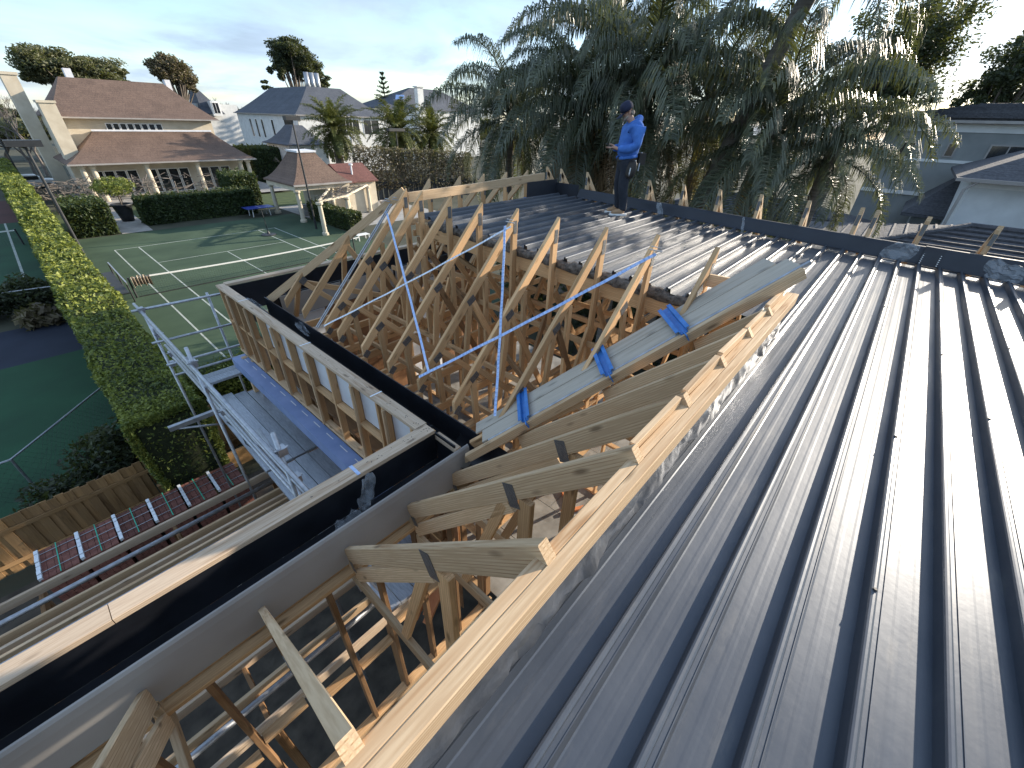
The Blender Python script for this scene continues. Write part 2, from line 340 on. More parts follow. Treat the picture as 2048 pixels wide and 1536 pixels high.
# crumpled foil sarking between beam and deck edge
def ribbon(name, x0, x1, fn, n, mat, parent, smooth=True):
    rows = [fn(x0+(x1-x0)*i/n) for i in range(n+1)]; m_ = len(rows[0]); v = [p for r in rows for p in r]
    f = [(i*m_+k, i*m_+k+1, (i+1)*m_+k+1, (i+1)*m_+k) for i in range(n) for k in range(m_-1)]
    return link(name, pymesh(name, v, f, smooth), mat, parent)
def wob(x, s, a): return a*(math.sin(x*s)+.6*math.sin(x*s*2.3+1)+.4*math.sin(x*s*5.1+2))
ribbon('foil_sarking', -1.5, 3.6, lambda x: [B(x, .36, -1.225), B(x, .343+wob(x, 9, .009), -1.27+wob(x, 7, .010)), B(x, .338+wob(x+3, 11, .012), -1.34+wob(x, 5, .012)), B(x, .345+wob(x, 8, .007), -1.385), B(x, .38, -1.39)], 150, 'foil', house)
ribbon('insulation_edge', .85, 5.2, lambda y: [B(4.00+wob(y, 7, .012), y, zd(y)-.10), B(3.955+wob(y, 9, .02), y, zd(y)-.07+wob(y, 6, .012)), B(3.95+wob(y, 11, .02), y, zd(y)-.015+wob(y, 8, .012)), B(4.01+wob(y, 5, .012), y, zd(y)+.012+wob(y, 13, .016)), B(4.07+wob(y, 9, .02), y, zd(y)-.002)], 170, 'insul', house)

# ---- left-hand (mansard) trusses, running along x
S2 = math.sqrt(.5)
def rafter_x(parent, yy, foot, tip, w=.042, h=.105, mat='pine', name='rafter', cut0=1.0):
    d = Vector((tip[0]-foot[0], 0, tip[1]-foot[1])).normalized(); u = Vector((-d.z, 0, d.x)); c = d.z/d.x
    T, F = B(tip[0], yy, tip[1]), B(foot[0], yy, foot[1])
    return timber(name, F-u*h/2+d*(h/2), T-u*(h/2)-d*(h/2*c), w, h, mat, parent, up=(0, 0, 1), cut0=cut0, cut1=c)
LT = [5.62, 5.25, 4.62, 4.02, 3.41, 2.79, 2.17, 1.62, 1.06]
FX, FZ, TX, TZ = 2.2, -2.64, 3.945, -.885
for i, yy in enumerate(LT):
    t = part('roof_truss', house); j = lambda s=.02: random.uniform(-s, s)
    footx = FX if yy > 2.3 else 4.30-yy+.14   # jacks stop on the valley boards
    fz = FZ + (footx-FX)*(TZ-FZ)/(TX-FX)
    rafter_x(t, yy, (footx, fz), (TX+j(.012), TZ+j(.012)))
    timber('king_post', B(TX-.045, yy+.002, -3.05), B(TX-.045, yy+.002, TZ-.17), .04, .09, 'pine', t, up=(1, 0, 0), cut1=.9)
    timber('bottom_chord', B(max(footx-.1, 2.15), yy, -3.1), B(7.9, yy, -3.1), .042, .12, 'pine', t)
    timber('top_chord', B(3.99, yy, zd(yy)-.26), B(7.75, yy, zd(yy)-.26), .04, .09, 'pine', t)
    nodes = [(.52, 2.98, 3.83), (.2, 2.62, None)] if footx < 2.5 else [(.55, None, 3.83)]
    for tt, xv, xd in nodes:
        nx, nz = footx+(TX-footx)*tt, fz+(TZ-fz)*tt
        if xv: timber('web', B(nx+.02, yy+.001, nz-.13), B(xv, yy+.001, -3.04), .038, .075, 'pine', t, up=(1, 0, 0))
        if xd: timber('web', B(nx+.07, yy-.001, nz-.12), B(xd, yy-.001, -3.02), .038, .075, 'pine_dark' if i % 3 == 0 else 'pine', t, up=(1, 0, 0))
        plate_on(t, B(nx+.03, yy-.021, nz-.085), (1, 0, .6), (0, -1, 0), .125, .085)
    if footx < 2.5:
        timber('web', B(3.40, yy+.002, -1.60), B(3.42, yy+.002, -3.04), .038, .07, 'pine', t, up=(1, 0, 0)); timber('web', B(2.66, yy-.002, -2.32), B(3.36, yy-.002, -3.02), .036, .07, 'pine', t, up=(1, 0, 0)); timber('web', B(3.86, yy+.003, -2.0), B(3.46, yy+.003, -3.02), .036, .07, 'pine_dark' if i % 2 else 'pine', t, up=(1, 0, 0))
    for (xa, za), (xb, zb) in (((3.98, -1.75), (4.9, -3.03)), ((4.95, -3.03), (5.6, -1.75)), ((5.65, -1.75), (6.5, -3.03)), ((6.55, -3.03), (7.3, -1.75))):
        timber('web', B(xa, yy, za), B(xb, yy, zb), .038, .075, 'pine', t, up=(1, 0, 0))
    plate_on(t, B(TX-.05, yy-.021, TZ-.20), (0, 0, 1), (0, -1, 0), .15, .06)
    plate_on(t, B(3.86, yy-.022, -3.06), (1, 0, 0), (0, -1, 0), .13, .09)
    if footx < 2.5:
        timber('heel_post', B(FX+.07, yy, -3.04), B(FX+.07, yy, FZ-.09), .04, .09, 'pine', t, up=(1, 0, 0))
        plate_on(t, B(FX+.12, yy-.022, FZ-.05), (1, 0, 1), (0, -1, 0), .10, .08)
for zz_, xx_ in ((-2.2, 3.84), (-2.75, 3.30), (-2.95, 2.75), (-2.3, 4.6), (-2.6, 5.7)):
    timber('tie_rail', B(xx_, .9, zz_), B(xx_+.05, 6.2, zz_), .04, .07, 'pine', frame)
timber('diagonal_brace', B(3.0, 1.6, -3.0), B(4.2, 5.8, -1.7), .04, .08, 'pine_dark', frame); timber('diagonal_brace', B(4.4, 1.2, -2.9), B(4.4, 5.4, -1.8), .04, .08, 'pine', frame)
for k in range(6):
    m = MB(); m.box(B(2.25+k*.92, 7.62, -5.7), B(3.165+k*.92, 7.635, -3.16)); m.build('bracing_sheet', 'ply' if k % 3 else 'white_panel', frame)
for k in range(3):
    m = MB(); m.box(B(2.4+k*1.2, 7.56, -3.12), B(3.55+k*1.2, 7.575, -2.72)); m.build('soffit_sheet', 'fascia', frame)
# far hip, jacks and the twin steel battens beside the first truss
hip = part('hip_set', house)
hd = (B(3.95, 5.63, -.86)-B(2.2, 7.42, -2.63))
timber('hip_rafter', B(2.2, 7.42, -2.68), B(3.93, 5.66, -.93), .045, .12, 'pine_beam', hip)
for yy, xt in ((6.95, 2.66), (6.32, 3.25)):
    rafter_x(hip, yy, (FX, FZ), (xt, FZ+(xt-FX)*1.008), h=.1)
    timber('web', B(xt-.1, yy+.02, FZ+(xt-FX)-.18), B(xt-.16, yy+.35, -3.04), .04, .08, 'pine', hip, up=(1, 0, 0))
    timber('web', B(xt-.05, yy+.0, FZ+(xt-FX)-.16), B(xt+.6, yy-.3, -3.0), .04, .08, 'pine', hip)
timber('brace', B(2.55, 7.1, -2.35), B(4.2, 6.2, -2.9), .04, .09, 'pine', hip)
timber('bottom_chord', B(2.15, 6.32, -3.1), B(7.6, 6.32, -3.1), .042, .12, 'pine', hip)
timber('bottom_chord', B(2.15, 6.95, -3.1), B(7.6, 6.95, -3.1), .042, .12, 'pine', hip)
plate_on(hip, B(2.62, 6.90, -2.32), (1, 0, .8), (0, -1, 0), .12, .1)
for dy in (.03, .075):
    timber('steel_batten', B(FX-.01, 5.62+.03+dy, FZ+.012), B(3.70, 5.62+.03+dy, -1.10), .018, .016, 'galv', hip)
# ---- trusses on the far end (running along y) and behind the upstand
for X0 in (4.66, 5.33, 5.95, 6.56, 7.2):
    t = part('roof_truss', house); jx = random.uniform(-.02, .02)
    d = Vector((0, 1, -1)).normalized(); T = B(X0+jx, 5.98, -.84)
    u = Vector((0, 1, 1)).normalized(); h = .1
    timber('rafter', T-u*h/2+d*h/2, T+d*2.5-u*h/2, .042, h, 'pine_grey', t, cut0=-1.0, cut1=0)
    timber('king_post', B(X0+jx, 6.0, -3.05), B(X0+jx, 6.0, -1.0), .04, .09, 'pine', t, up=(0, 1, 0))
    timber('web', B(X0+jx, 6.05, -1.45), B(X0+jx, 7.2, -3.0), .038, .075, 'pine_grey', t, up=(0, 1, 0))
    plate_on(t, B(X0+jx, 5.952, -1.12), (0, 0, 1), (0, -1, 0), .15, .04)
    timber('end_web', B(X0+jx, 5.9, -1.9), B(X0+jx+.25, 5.9, -1.35), .035, .07, 'pine', t)
for k, yy in enumerate((5.93, 5.56, 4.92, 4.25, 3.57, 2.93, 2.31, 1.68, 1.02, .37, .19, -.35, -1.01, -1.65, -2.3)):
    t = part('roof_truss', house); zt = -.80-.008*k; j = random.uniform(-.02, .02)
    d = Vector((1, 0, -1)).normalized(); u = Vector((1, 0, 1)).normalized(); h = .105; T = B(7.80+j, yy, zt)
    timber('rafter', T-u*h/2+d*h/2, T+d*2.4-u*h/2, .05, h, 'pine_beam', t, cut0=-1.0)
    timber('king_post', B(7.845+j, yy, -1.9), B(7.845+j, yy, zt-.10), .05, .09, 'pine_beam', t, up=(1, 0, 0), cut1=-.9)
    plate_on(t, B(7.80+j-.001, yy, zt-.17), (0, 0, 1), (-1, 0, 0), .14, .04)
# ---- near trusses (running along y, down to the long box gutter)
def near_truss(X0, ytop=.46, foot=2.3, h=.135, mat='pine_grey', full=True, over=0.0):
    t = part('roof_truss', house)
    ft = Vector((X0, foot, -1.085-(foot-.43)*.995)); tp = Vector((X0, ytop-over, -1.085-(ytop-over-.43)*.995)); d = (tp-ft).normalized()
    u = Vector((0, -d.z, d.y)); u = u if u.z > 0 else -u
    timber('rafter', B(*(ft-u*h/2)), B(*(tp-u*h/2)), .045, h, mat, t, cut0=.25, cut1=.12)
    if full:
        timber('heel_post', B(X0, foot-.05, -3.3), B(X0, foot-.05, ft.z-.13), .042, .09, 'pine_grey', t, up=(0, 1, 0))
        a, b = ft+(tp-ft)*.0, ft+(tp-ft)*.66
        timber('web', B(X0+.002, foot-.1, -3.22), B(X0+.002, b.y, b.z-.22), .042, .11, 'pine_grey', t)
        timber('post', B(X0-.002, b.y-.12, -3.3), B(X0-.002, b.y-.12, b.z-.10), .042, .09, 'pine', t, up=(0, 1, 0))
        timber('web', B(X0, b.y+.05, b.z-.25), B(X0, foot-.75, -3.3), .038, .075, 'pine', t, up=(0, 1, 0))
        timber('bottom_chord', B(X0, 2.35, -3.32), B(X0, .3, -3.32), .042, .12, 'pine_grey', t)
        plate_on(t, B(X0-.023, b.y-.02, b.z-.12), (0, -.45, -1), (-1, 0, 0), .17, .085)
        plate_on(t, B(X0-.023, foot-.12, ft.z-.11), (0, -.45, -1), (-1, 0, 0), .10, .06)
    return t
near_truss(-.66, .47); near_truss(0.015, .455, h=.11); near_truss(.665, .435); near_truss(1.27, .438); near_truss(1.80, .44, foot=2.34)
for X0 in (2.33, 2.86, 3.36): near_truss(X0, .44, foot=4.24-X0, full=False)
for k, (xa, xb) in enumerate(((1.86, 2.30), (2.37, 2.83), (2.90, 3.33), (3.40, 3.85), (1.31, 1.76))): timber('packer', B(xa, .452, -1.16+.02*(k % 2)), B(xb, .447, -1.13-.015*(k % 3)), .03, .10, 'pine_beam', frame)
for k in range(46):
    x_ = 1.86-random.random()**2*1.3 if k % 2 else 1.81; y_ = 2.672 if k % 2 else 2.8+random.random()**2*2.4; dx, dy = random.uniform(-.012, .012), random.uniform(-.012, .012); mk = MB(); mk.bar(B(x_+dx*2, y_+dy*2, -2.5985), B(x_+dx*2+random.uniform(-.02, .02), y_+dy*2+random.uniform(-.02, .02), -2.5985), .005, .001); mk.build('pencil_mark', 'dark_metal', frame)
# ---- valley boards, metal valley edge and stub rafters at the top
nv = Vector((-1, 1, 2)).normalized(); vv = Vector((1, -1, 1)).normalized(); av = Vector((1, 1, 0)).normalized(); C0 = Vector((2.9, 1.32, -1.80))
def VB(al, ac, up=0.0): p = C0+vv*al+av*ac+nv*up; return B(p.x, p.y, p.z)
val = part('valley', house)
def vboard(name, a0, a1, ac, w, t, mat, up=0, c0=0):
    return timber(name, VB(a0, ac, up), VB(a1, ac, up), w, t, mat, val, up=nv)
vboard('valley_board', -1.50, 1.52, .263, .166, .022, 'pine_board'); vboard('valley_board', -1.42, 1.60, .083, .176, .022, 'pine_board')
vboard('valley_board', -1.35, 1.66, -.022, .024, .03, 'galv'); vboard('valley_board', -1.62, 1.58, -.06, .045, .09, 'pine_grey', -.03)
vboard('valley_rafter', -1.60, 1.30, .15, .045, .14, 'pine', -.09)
timber('valley_rafter', B(1.95, 2.3, -2.86), B(2.75, 1.5, -2.15), .04, .09, 'pine_beam', val)
m_ = timber('trimmer', B(3.88, 1.06, -1.16), B(3.94, .66, -1.16), .035, .11, 'pine_grey', val)
timber('trimmer', B(4.02, .80, -1.34), B(3.97, .58, -1.14), .035, .08, 'pine_beam', val)
# ---- bracing straps nailed across the rafters
def onp(px, py, off=.012):                  # a point on the plane of the left-hand rafters
    d = ray(px, py); k = (-4.825+off*1.4)/(d.z-d.x); return Vector((d.x*k, d.y*k, d.z*k+H))
br = part('bracing_straps', house)
def strap(a, b, wd, mat, holes=False, off=.012):
    p, q = onp(*a, off), onp(*b, off); n = Vector((-1, 0, 1)).normalized(); d = (q-p).normalized(); s_ = n.cross(d)*wd/2
    m = MB(); k = 16; pts = []
    for i in range(k+1):
        c = p+(q-p)*(i/k) + n*(-.018*math.sin(math.pi*i/k)+.004*math.sin(9*math.pi*i/k)); pts += [c-s_, c+s_, c+s_+n*.0015, c-s_+n*.0015]
    m.v = [tuple(x) for x in pts]; m.f = [(i*4+a_, i*4+(a_+1) % 4, i*4+4+(a_+1) % 4, i*4+4+a_) for i in range(k) for a_ in range(4)]; m.mi = [0]*len(m.f)
    o = m.build('brace_strap', mat, br)
    if holes:
        L_ = (q-p).length; nn = int(L_/.045); hm = MB()
        for i in range(nn):
            tt = (i+.5)/nn; c = p+(q-p)*tt + n*(-.018*math.sin(math.pi*tt)+.004*math.sin(9*math.pi*tt)+.0025)
            for sgn in (-.45, .45):
                e = c+s_*sgn; hm.add([e-d*.007-s_*.13, e+d*.007-s_*.13, e+d*.007+s_*.13, e-d*.007+s_*.13], [(0, 1, 2, 3)])
        hm.build('strap_holes', 'strap_hole', o)
strap((772, 420), (857, 742), .032, 'strap'); strap((648, 652), (1022, 453), .026, 'strap_white', True, .016)
strap((838, 754), (1312, 508), .034, 'strap', True, .014); strap((1010, 452), (990, 832), .030, 'strap', True, .018)
for px, py in ((790, 402), (775, 405), (1020, 448), (1310, 505)):
    p = onp(px, py, .02); m = MB(); m.bar(p+Vector((0, -.07, .02)), p+Vector((0, .06, .02)), .03, .006); m.bar(p+Vector((0, -.05, .05)), p+Vector((0, .05, .05)), .02, .004); m.build('strap_tensioner', 'galv', br)

# ---- long box gutter and parapet beside the near trusses
gut = part('box_gutter', house)
XA, XB = -7.0, 1.96
m = MB(); m.box(B(XA, 2.60, -2.645), B(1.86, 2.615, -2.97)); m.build('gutter_wall', 'black', gut)
m = MB(); m.box(B(XA, 2.29, -2.985), B(XB, 2.60, -2.972)); m.build('gutter_floor', 'black', gut)
ribbon('gutter_edge', XA, XB+.06, lambda x: [B(x, 2.31, -2.97), B(x, 2.308, -2.71), B(x, 2.30, -2.697), B(x, 2.288, -2.70), B(x, 2.276, -2.72), B(x, 2.270, -2.78), B(x, 2.266, -2.95), B(x, 2.262, -3.10), B(x, 2.28, -3.11)], 40, 'fascia', gut, False)
for a, b in ((XA, -2.6), (-2.6, -.62), (-.615, 1.86)): timber('parapet_plate', B(a, 2.672, -2.622), B(b, 2.672, -2.622), .145, .045, 'plate', gut)
m = MB(); m.box(B(1.02, 2.598, -2.5965), B(1.05, 2.747, -2.5975)); m.build('plate_tape', 'strap', gut)
for x in np.arange(-6.8, 1.9, .6): timber('parapet_stud', B(x, 2.67, -2.65), B(x, 2.67, -3.6), .09, .045, 'pine', gut, up=(1, 0, 0))
timber('wall_plate', B(XA, 2.67, -3.62), B(1.86, 2.67, -3.62), .09, .045, 'pine', gut)
timber('gutter_stop', B(1.90, 2.30, -2.70), B(1.90, 2.62, -2.70), .07, .05, 'plate', gut)
timber('gutter_stop', B(1.865, 2.66, -2.65), B(1.865, 2.66, -2.95), .05, .07, 'pine', gut, up=(1, 0, 0))
# ---- wing wall on the left with its own gutter
wing = part('wing_parapet', house)
timber('parapet_plate', B(1.81, 2.75, -2.622), B(1.81, 5.2, -2.622), .14, .045, 'plate', wing); timber('parapet_plate', B(1.81, 5.205, -2.622), B(1.81, 8.54, -2.622), .14, .045, 'plate', wing)
for yy in (5.25, 3.55, 7.45):
    m = MB(); m.box(B(1.736, yy, -2.5965), B(1.884, yy+.02, -2.5975)); m.build('plate_tape', 'strap_white', wing)
for a, b in ((1.885, 3.3), (3.302, 5.1), (5.102, 7.8)): timber('parapet_plate', B(a, 8.54, -2.622), B(b, 8.56, -2.622), .14, .045, 'plate', wing)
m = MB(); m.box(B(1.87, 2.32, -2.645), B(1.885, 8.47, -2.97)); m.box(B(1.885, 8.455, -2.645), B(7.8, 8.47, -3.14)); m.build('gutter_wall', 'black', wing)
m = MB(); m.box(B(1.885, 2.36, -2.985), B(2.17, 8.455, -2.972)); m.build('gutter_floor', 'black', wing)
m = MB(); m.box(B(2.17, 2.10, -3.14), B(2.184, 7.6, -2.675)); m.box(B(2.184, 7.586, -3.14), B(7.5, 7.6, -2.7)); m.build('gutter_edge', 'black', wing)
ribbon('gutter_lining', 2.0, 2.75, lambda y: [B(1.885, y-.1, -2.90), B(1.95+wob(y, 9, .01), y-.1, -2.962+wob(y, 20, .006)), B(2.1, y-.14, -2.962+wob(y, 17, .008)), B(2.165, y-.16, -2.85), B(2.19, y-.17, -2.68)], 20, 'black', wing)
WY = [8.48, 8.12, 7.72, 7.32, 6.82, 6.30, 5.78, 5.22, 4.62, 4.05, 3.50, 3.38, 2.86]
for i, yy in enumerate(WY):
    timber('parapet_stud', B(1.80, yy, -2.645), B(1.80, yy, -3.86), .042, .09, 'pine', wing, up=(1, 0, 0))
    if i % 2: timber('parapet_stud', B(1.735, yy-.06, -2.66), B(1.735, yy-.06, -3.86), .03, .035, 'pine_beam', wing, up=(1, 0, 0))
for i in range(len(WY)-1):
    a, b = WY[i+1]+.025, WY[i]-.025
    if b-a < .2: continue
    if i > 3:
        m = MB(); m.box(B(1.848, a, -3.22), B(1.862, b, -2.65)); m.build('wall_panel', 'white_panel', wing)
    timber('nogging', B(1.81, a, -3.26), B(1.81, b, -3.26), .09, .042, 'pine', wing)
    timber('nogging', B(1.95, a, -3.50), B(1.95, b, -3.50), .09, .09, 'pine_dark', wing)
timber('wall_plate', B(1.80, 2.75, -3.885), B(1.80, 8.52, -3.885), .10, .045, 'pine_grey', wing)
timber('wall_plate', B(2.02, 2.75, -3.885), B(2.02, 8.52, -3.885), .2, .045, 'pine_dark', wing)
m = MB(); m.box(B(1.55, 2.85, -4.01), B(1.78, 8.5, -3.995)); m.box(B(1.55, 2.85, -4.20), B(1.565, 8.5, -4.01)); m.build('lintel_beam', 'blue_beam', wing)
for k in range(14):
    yy = 8.3-k*.40; m = MB(); m.box(B(1.70, yy, -3.9945), B(1.712, yy-.20, -3.9935)); m.build('beam_highlight', 'white', wing)  # dashed highlights along the flange, painted on as white strips
# lower storey under the wing: ply-braced wall, posts and a glimpse of the rooms
low = part('lower_storey', house)
for k in range(6):
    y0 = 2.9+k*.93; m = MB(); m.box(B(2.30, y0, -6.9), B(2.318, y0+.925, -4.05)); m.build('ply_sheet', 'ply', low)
for yy in (8.45, 8.2): timber('corner_post', B(1.72+.08*(yy < 8.4), yy-.1, -3.98), B(1.72+.08*(yy < 8.4), yy-.1, -8.4), .09, .09, 'pine_grey', low, up=(1, 0, 0))
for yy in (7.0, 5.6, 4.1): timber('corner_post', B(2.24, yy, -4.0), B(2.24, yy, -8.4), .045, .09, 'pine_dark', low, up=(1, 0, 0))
timber('nogging', B(2.25, 2.9, -5.3), B(2.25, 8.4, -5.3), .09, .045, 'pine', low)
m = MB(); m.box(B(1.60, 3.95, -4.2), B(1.66, 4.05, -8.4)); m.build('steel_post', 'dark_metal', low)
for k in range(9):
    a = 3.2+k*.13; timber('stacked_block', B(1.75+random.uniform(-.1, .1), a, -7.0-.05*k), B(2.2, a+.1, -6.6+.1*random.random()), .12, .06, 'orange', low)
# ---- upper floor seen down through the trusses
fl = part('upper_floor', house)
FZ0 = -5.75
nx = 0
for ix in range(7):
    for iy in range(8):
        x0, y0 = 2.36+ix*.905, -1.0+iy*1.205 + (.6 if ix % 2 else 0)
        if y0 > 8.2: continue
        dz = random.uniform(-.003, .003); m = MB(); m.box(B(x0, y0, FZ0-.02+dz), B(x0+.897, min(y0+1.197, 8.4), FZ0+dz)); m.build('floor_sheet', 'floorboard', fl)
for ix in range(4):
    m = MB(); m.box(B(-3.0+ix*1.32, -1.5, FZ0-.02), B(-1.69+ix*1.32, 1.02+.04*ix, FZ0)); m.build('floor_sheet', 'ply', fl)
for yy in np.arange(1.35, 2.4, .3): timber('floor_joist', B(-4, yy, -5.85), B(2.3, yy, -5.85), .045, .19, 'pine_grey', fl)
# internal stud walls
iw = part('stud_walls', house)
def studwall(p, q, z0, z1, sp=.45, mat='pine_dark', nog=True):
    p, q = Vector((*p, 0)), Vector((*q, 0)); L_ = (q-p).length; d = (q-p)/L_; n = int(L_/sp)
    timber('wall_plate', B(p.x, p.y, z1-.02), B(q.x, q.y, z1-.02), .09, .045, 'pine', iw); timber('wall_plate', B(p.x, p.y, z0+.025), B(q.x, q.y, z0+.025), .09, .045, 'pine', iw)
    for i in range(n+1):
        c = p+d*min(i*sp, L_); timber('stud', B(c.x, c.y, z0+.05), B(c.x, c.y, z1-.045), .04, .09, mat, iw, up=d.cross(Vector((0, 0, 1))))
        if nog and i < n:
            e = c+d*(sp-.04); zc = (z0+z1)/2+random.uniform(-.12, .12); timber('nogging', B(c.x+d.x*.03, c.y+d.y*.03, zc), B(e.x, e.y, zc), .09, .04, 'pine', iw)
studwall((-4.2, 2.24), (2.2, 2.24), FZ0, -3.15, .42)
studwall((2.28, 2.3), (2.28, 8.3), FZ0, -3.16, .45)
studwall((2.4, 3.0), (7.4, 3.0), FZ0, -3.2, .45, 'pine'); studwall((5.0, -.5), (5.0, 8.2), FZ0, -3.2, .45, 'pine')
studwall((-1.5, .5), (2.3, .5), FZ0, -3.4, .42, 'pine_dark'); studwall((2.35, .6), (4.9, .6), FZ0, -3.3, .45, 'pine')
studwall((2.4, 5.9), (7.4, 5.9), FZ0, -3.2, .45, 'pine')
for k in range(14):
    x, yy = random.uniform(2.6, 5.5), random.uniform(.8, 6.5); a = random.uniform(0, 3.1); l = random.uniform(.25, .8)
    timber('offcut', B(x, yy, FZ0+.03), B(x+l*math.cos(a), yy+l*math.sin(a), FZ0+.03), .07, .045, random.choice(['orange', 'pine', 'orange', 'strap_white']), fl)
# ---- open joist frame outside the long parapet (lower roof)
jf = part('lower_joist_frame', house)
for k, (yy, zz_) in enumerate(((2.95, -5.5), (3.35, -5.5), (3.75, -5.52), (4.18, -5.5), (4.62, -5.5), (5.05, -5.5), (5.5, -5.5), (5.82, -5.47), (5.98, -5.5), (6.14, -5.48), (6.62, -5.42))):
    timber('joist', B(-7.5, yy, zz_), B(1.7, yy-.02, zz_), .045, .14, 'pine_grey' if k % 2 else 'plate', jf)
for yy, zz_ in ((6.33, -5.40), (5.66, -5.40), (3.05, -5.2)):
    m = MB(); m.tube([B(-7.5, yy, zz_), B(1.6, yy, zz_)], .035, 10); m.build('steel_pipe', 'galv', jf, True)
for x in (-6.4, -4.9, -3.4, -1.9, -.4, 1.1):
    timber('cross_block', B(x, 2.8, -5.6), B(x+.02, 6.75, -5.6), .045, .14, 'pine_dark', jf)
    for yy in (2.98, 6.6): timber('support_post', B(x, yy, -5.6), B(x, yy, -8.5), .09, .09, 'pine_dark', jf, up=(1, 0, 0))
for x, yy in ((-1.72, 5.2), (-.05, 4.75), (-2.4, 4.3)): timber('cross_block', B(x, yy, -5.43), B(x, yy+.42, -5.43), .06, .05, 'strap_white', jf)
for k in range(7):
    m = MB(); m.box(B(.45+.0*k, 1.4-.12*k, -5.72+.0*k), B(.62, 1.33-.12*k, -5.64)); m.build('green_packer', 'green_sheet', fl)
# ================================================================== ground, court, hedges and fences
def foliage(name, c1, c2, scale=1.5, trans=.3, rough=.55, vary=.12, spec=.35):
    m, N, L, P = new_mat(name); t = N.new('ShaderNodeTexCoord'); geo = N.new('ShaderNodeNewGeometry')
    n = node(N, 'ShaderNodeTexNoise', Scale=scale, Detail=4); L.new(t.outputs['Object'], n.inputs['Vector'])
    w_ = N.new('ShaderNodeMath'); w_.operation = 'MULTIPLY_ADD'; L.new(geo.outputs['Random Per Island'], w_.inputs[0]); w_.inputs[1].default_value = .45; w_.inputs[2].default_value = -.22
    a = N.new('ShaderNodeMath'); a.operation = 'ADD'; L.new(n.outputs[0], a.inputs[0]); L.new(w_.outputs[0], a.inputs[1])
    col = ramp(N, L, a.outputs[0], [(.3, c1), (.75, c2)])
    L.new(col, P.inputs['Base Color']); P.inputs['Roughness'].default_value = rough; P.inputs['Specular IOR Level'].default_value = spec
    tr = N.new('ShaderNodeBsdfTranslucent'); L.new(mixc(N, L, .4, col, (.35, .40, .05)), tr.inputs[0])
    ms = N.new('ShaderNodeMixShader'); ms.inputs[0].default_value = trans
    L.new(P.outputs[0], ms.inputs[1]); L.new(tr.outputs[0], ms.inputs[2]); L.new(ms.outputs[0], N['Material Output'].inputs[0])
    return m
M['leaf_hedge'] = foliage('leaf_hedge', (.055, .085, .02), (.27, .30, .06), 1.0, .22)
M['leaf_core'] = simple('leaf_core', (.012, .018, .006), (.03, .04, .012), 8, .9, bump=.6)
M['leaf_box'] = foliage('leaf_box', (.022, .038, .016), (.06, .09, .03), 2.0, .2)
M['leaf_dark'] = foliage('leaf_dark', (.022, .032, .018), (.07, .085, .045), .35, .22)
M['leaf_gum'] = foliage('leaf_gum', (.06, .066, .036), (.16, .165, .09), .35, .25)
M['leaf_brown'] = foliage('leaf_brown', (.085, .066, .042), (.22, .18, .115), .5, .2)
M['leaf_palm'] = foliage('leaf_palm', (.036, .050, .030), (.12, .135, .085), .6, .16, .40, spec=.55)
M['leaf_palm_old'] = foliage('leaf_palm_old', (.12, .075, .04), (.25, .175, .10), .6, .25)
M['leaf_canary'] = foliage('leaf_canary', (.05, .06, .018), (.15, .16, .05), .5, .2)
M['leaf_pine'] = foliage('leaf_pine', (.016, .03, .016), (.04, .065, .035), .5, .15)
M['bark'] = simple('bark', (.07, .055, .042), (.17, .14, .11), 6, .9, bump=.6, stretch=(1, 1, .3))
M['twig'] = simple('twig', (.10, .085, .075), (.19, .165, .145), 4, .9, bump=0)
M['palm_trunk'] = simple('palm_trunk', (.10, .09, .08), (.20, .18, .155), 3, .9, bump=.7, stretch=(.4, .4, 7))
def quads(name, P0, A, Bv, mat, parent=None, fold=None):
    """many small diamond leaves: centre P0, half axes A and Bv (arrays)"""
    n = len(P0); v = np.empty((n, 4, 3), np.float32); v[:, 0] = P0-A; v[:, 1] = P0+Bv-A*.15; v[:, 2] = P0+A; v[:, 3] = P0-Bv-A*.15
    return rawquads(name, v.reshape(-1, 3), mat, parent)
def rawquads(name, v, mat, parent=None):
    n = len(v)//4; me = bpy.data.meshes.new(name)
    me.vertices.add(n*4); me.vertices.foreach_set('co', np.asarray(v, np.float32).ravel())
    me.loops.add(n*4); me.loops.foreach_set('vertex_index', np.arange(n*4, dtype=np.int32))
    me.polygons.add(n); me.polygons.foreach_set('loop_start', np.arange(0, n*4, 4, dtype=np.int32)); me.polygons.foreach_set('loop_total', np.full(n, 4, np.int32))
    me.update(calc_edges=True); me.materials.append(M[mat])
    return link(name, me, None, parent)
def randdir(n, flat=1.0):
    d = rng.normal(size=(n, 3)); d[:, 2] *= flat; return d/np.linalg.norm(d, axis=1, keepdims=True)
def leafcloud(name, pts, size, mat, parent=None, aspect=.45, flat=.7):
    n = len(pts); a = randdir(n, flat); b = np.cross(a, randdir(n)); b /= np.linalg.norm(b, axis=1, keepdims=True)+1e-6
    s = (size*rng.uniform(.6, 1.35, n))[:, None] if np.ndim(size) == 0 else (size*rng.uniform(.6, 1.35, n))[:, None]
    return quads(name, pts, a*s, b*s*aspect, mat, parent)
def struct(name, verts, mat, z=0):
    o = link(name, pymesh(name, [(x, y, z) for x, y in verts], [tuple(range(len(verts)))]), mat); o['kind'] = 'structure'; return o
M['ground'] = simple('ground_mat', (.03, .035, .02), (.075, .075, .05), .35, .95, bump=.3, bscale=3)
M['court'] = simple('court_turf', (.019, .046, .021), (.054, .094, .049), .28, .9, bump=.25, bscale=18, detail=8)
M['court_dark'] = simple('neighbour_turf', (.008, .050, .020), (.014, .075, .030), .5, .9, bump=.2, bscale=15)
M['court_red'] = simple('red_surround', (.06, .022, .018), (.09, .03, .025), .5, .9, bump=.1)
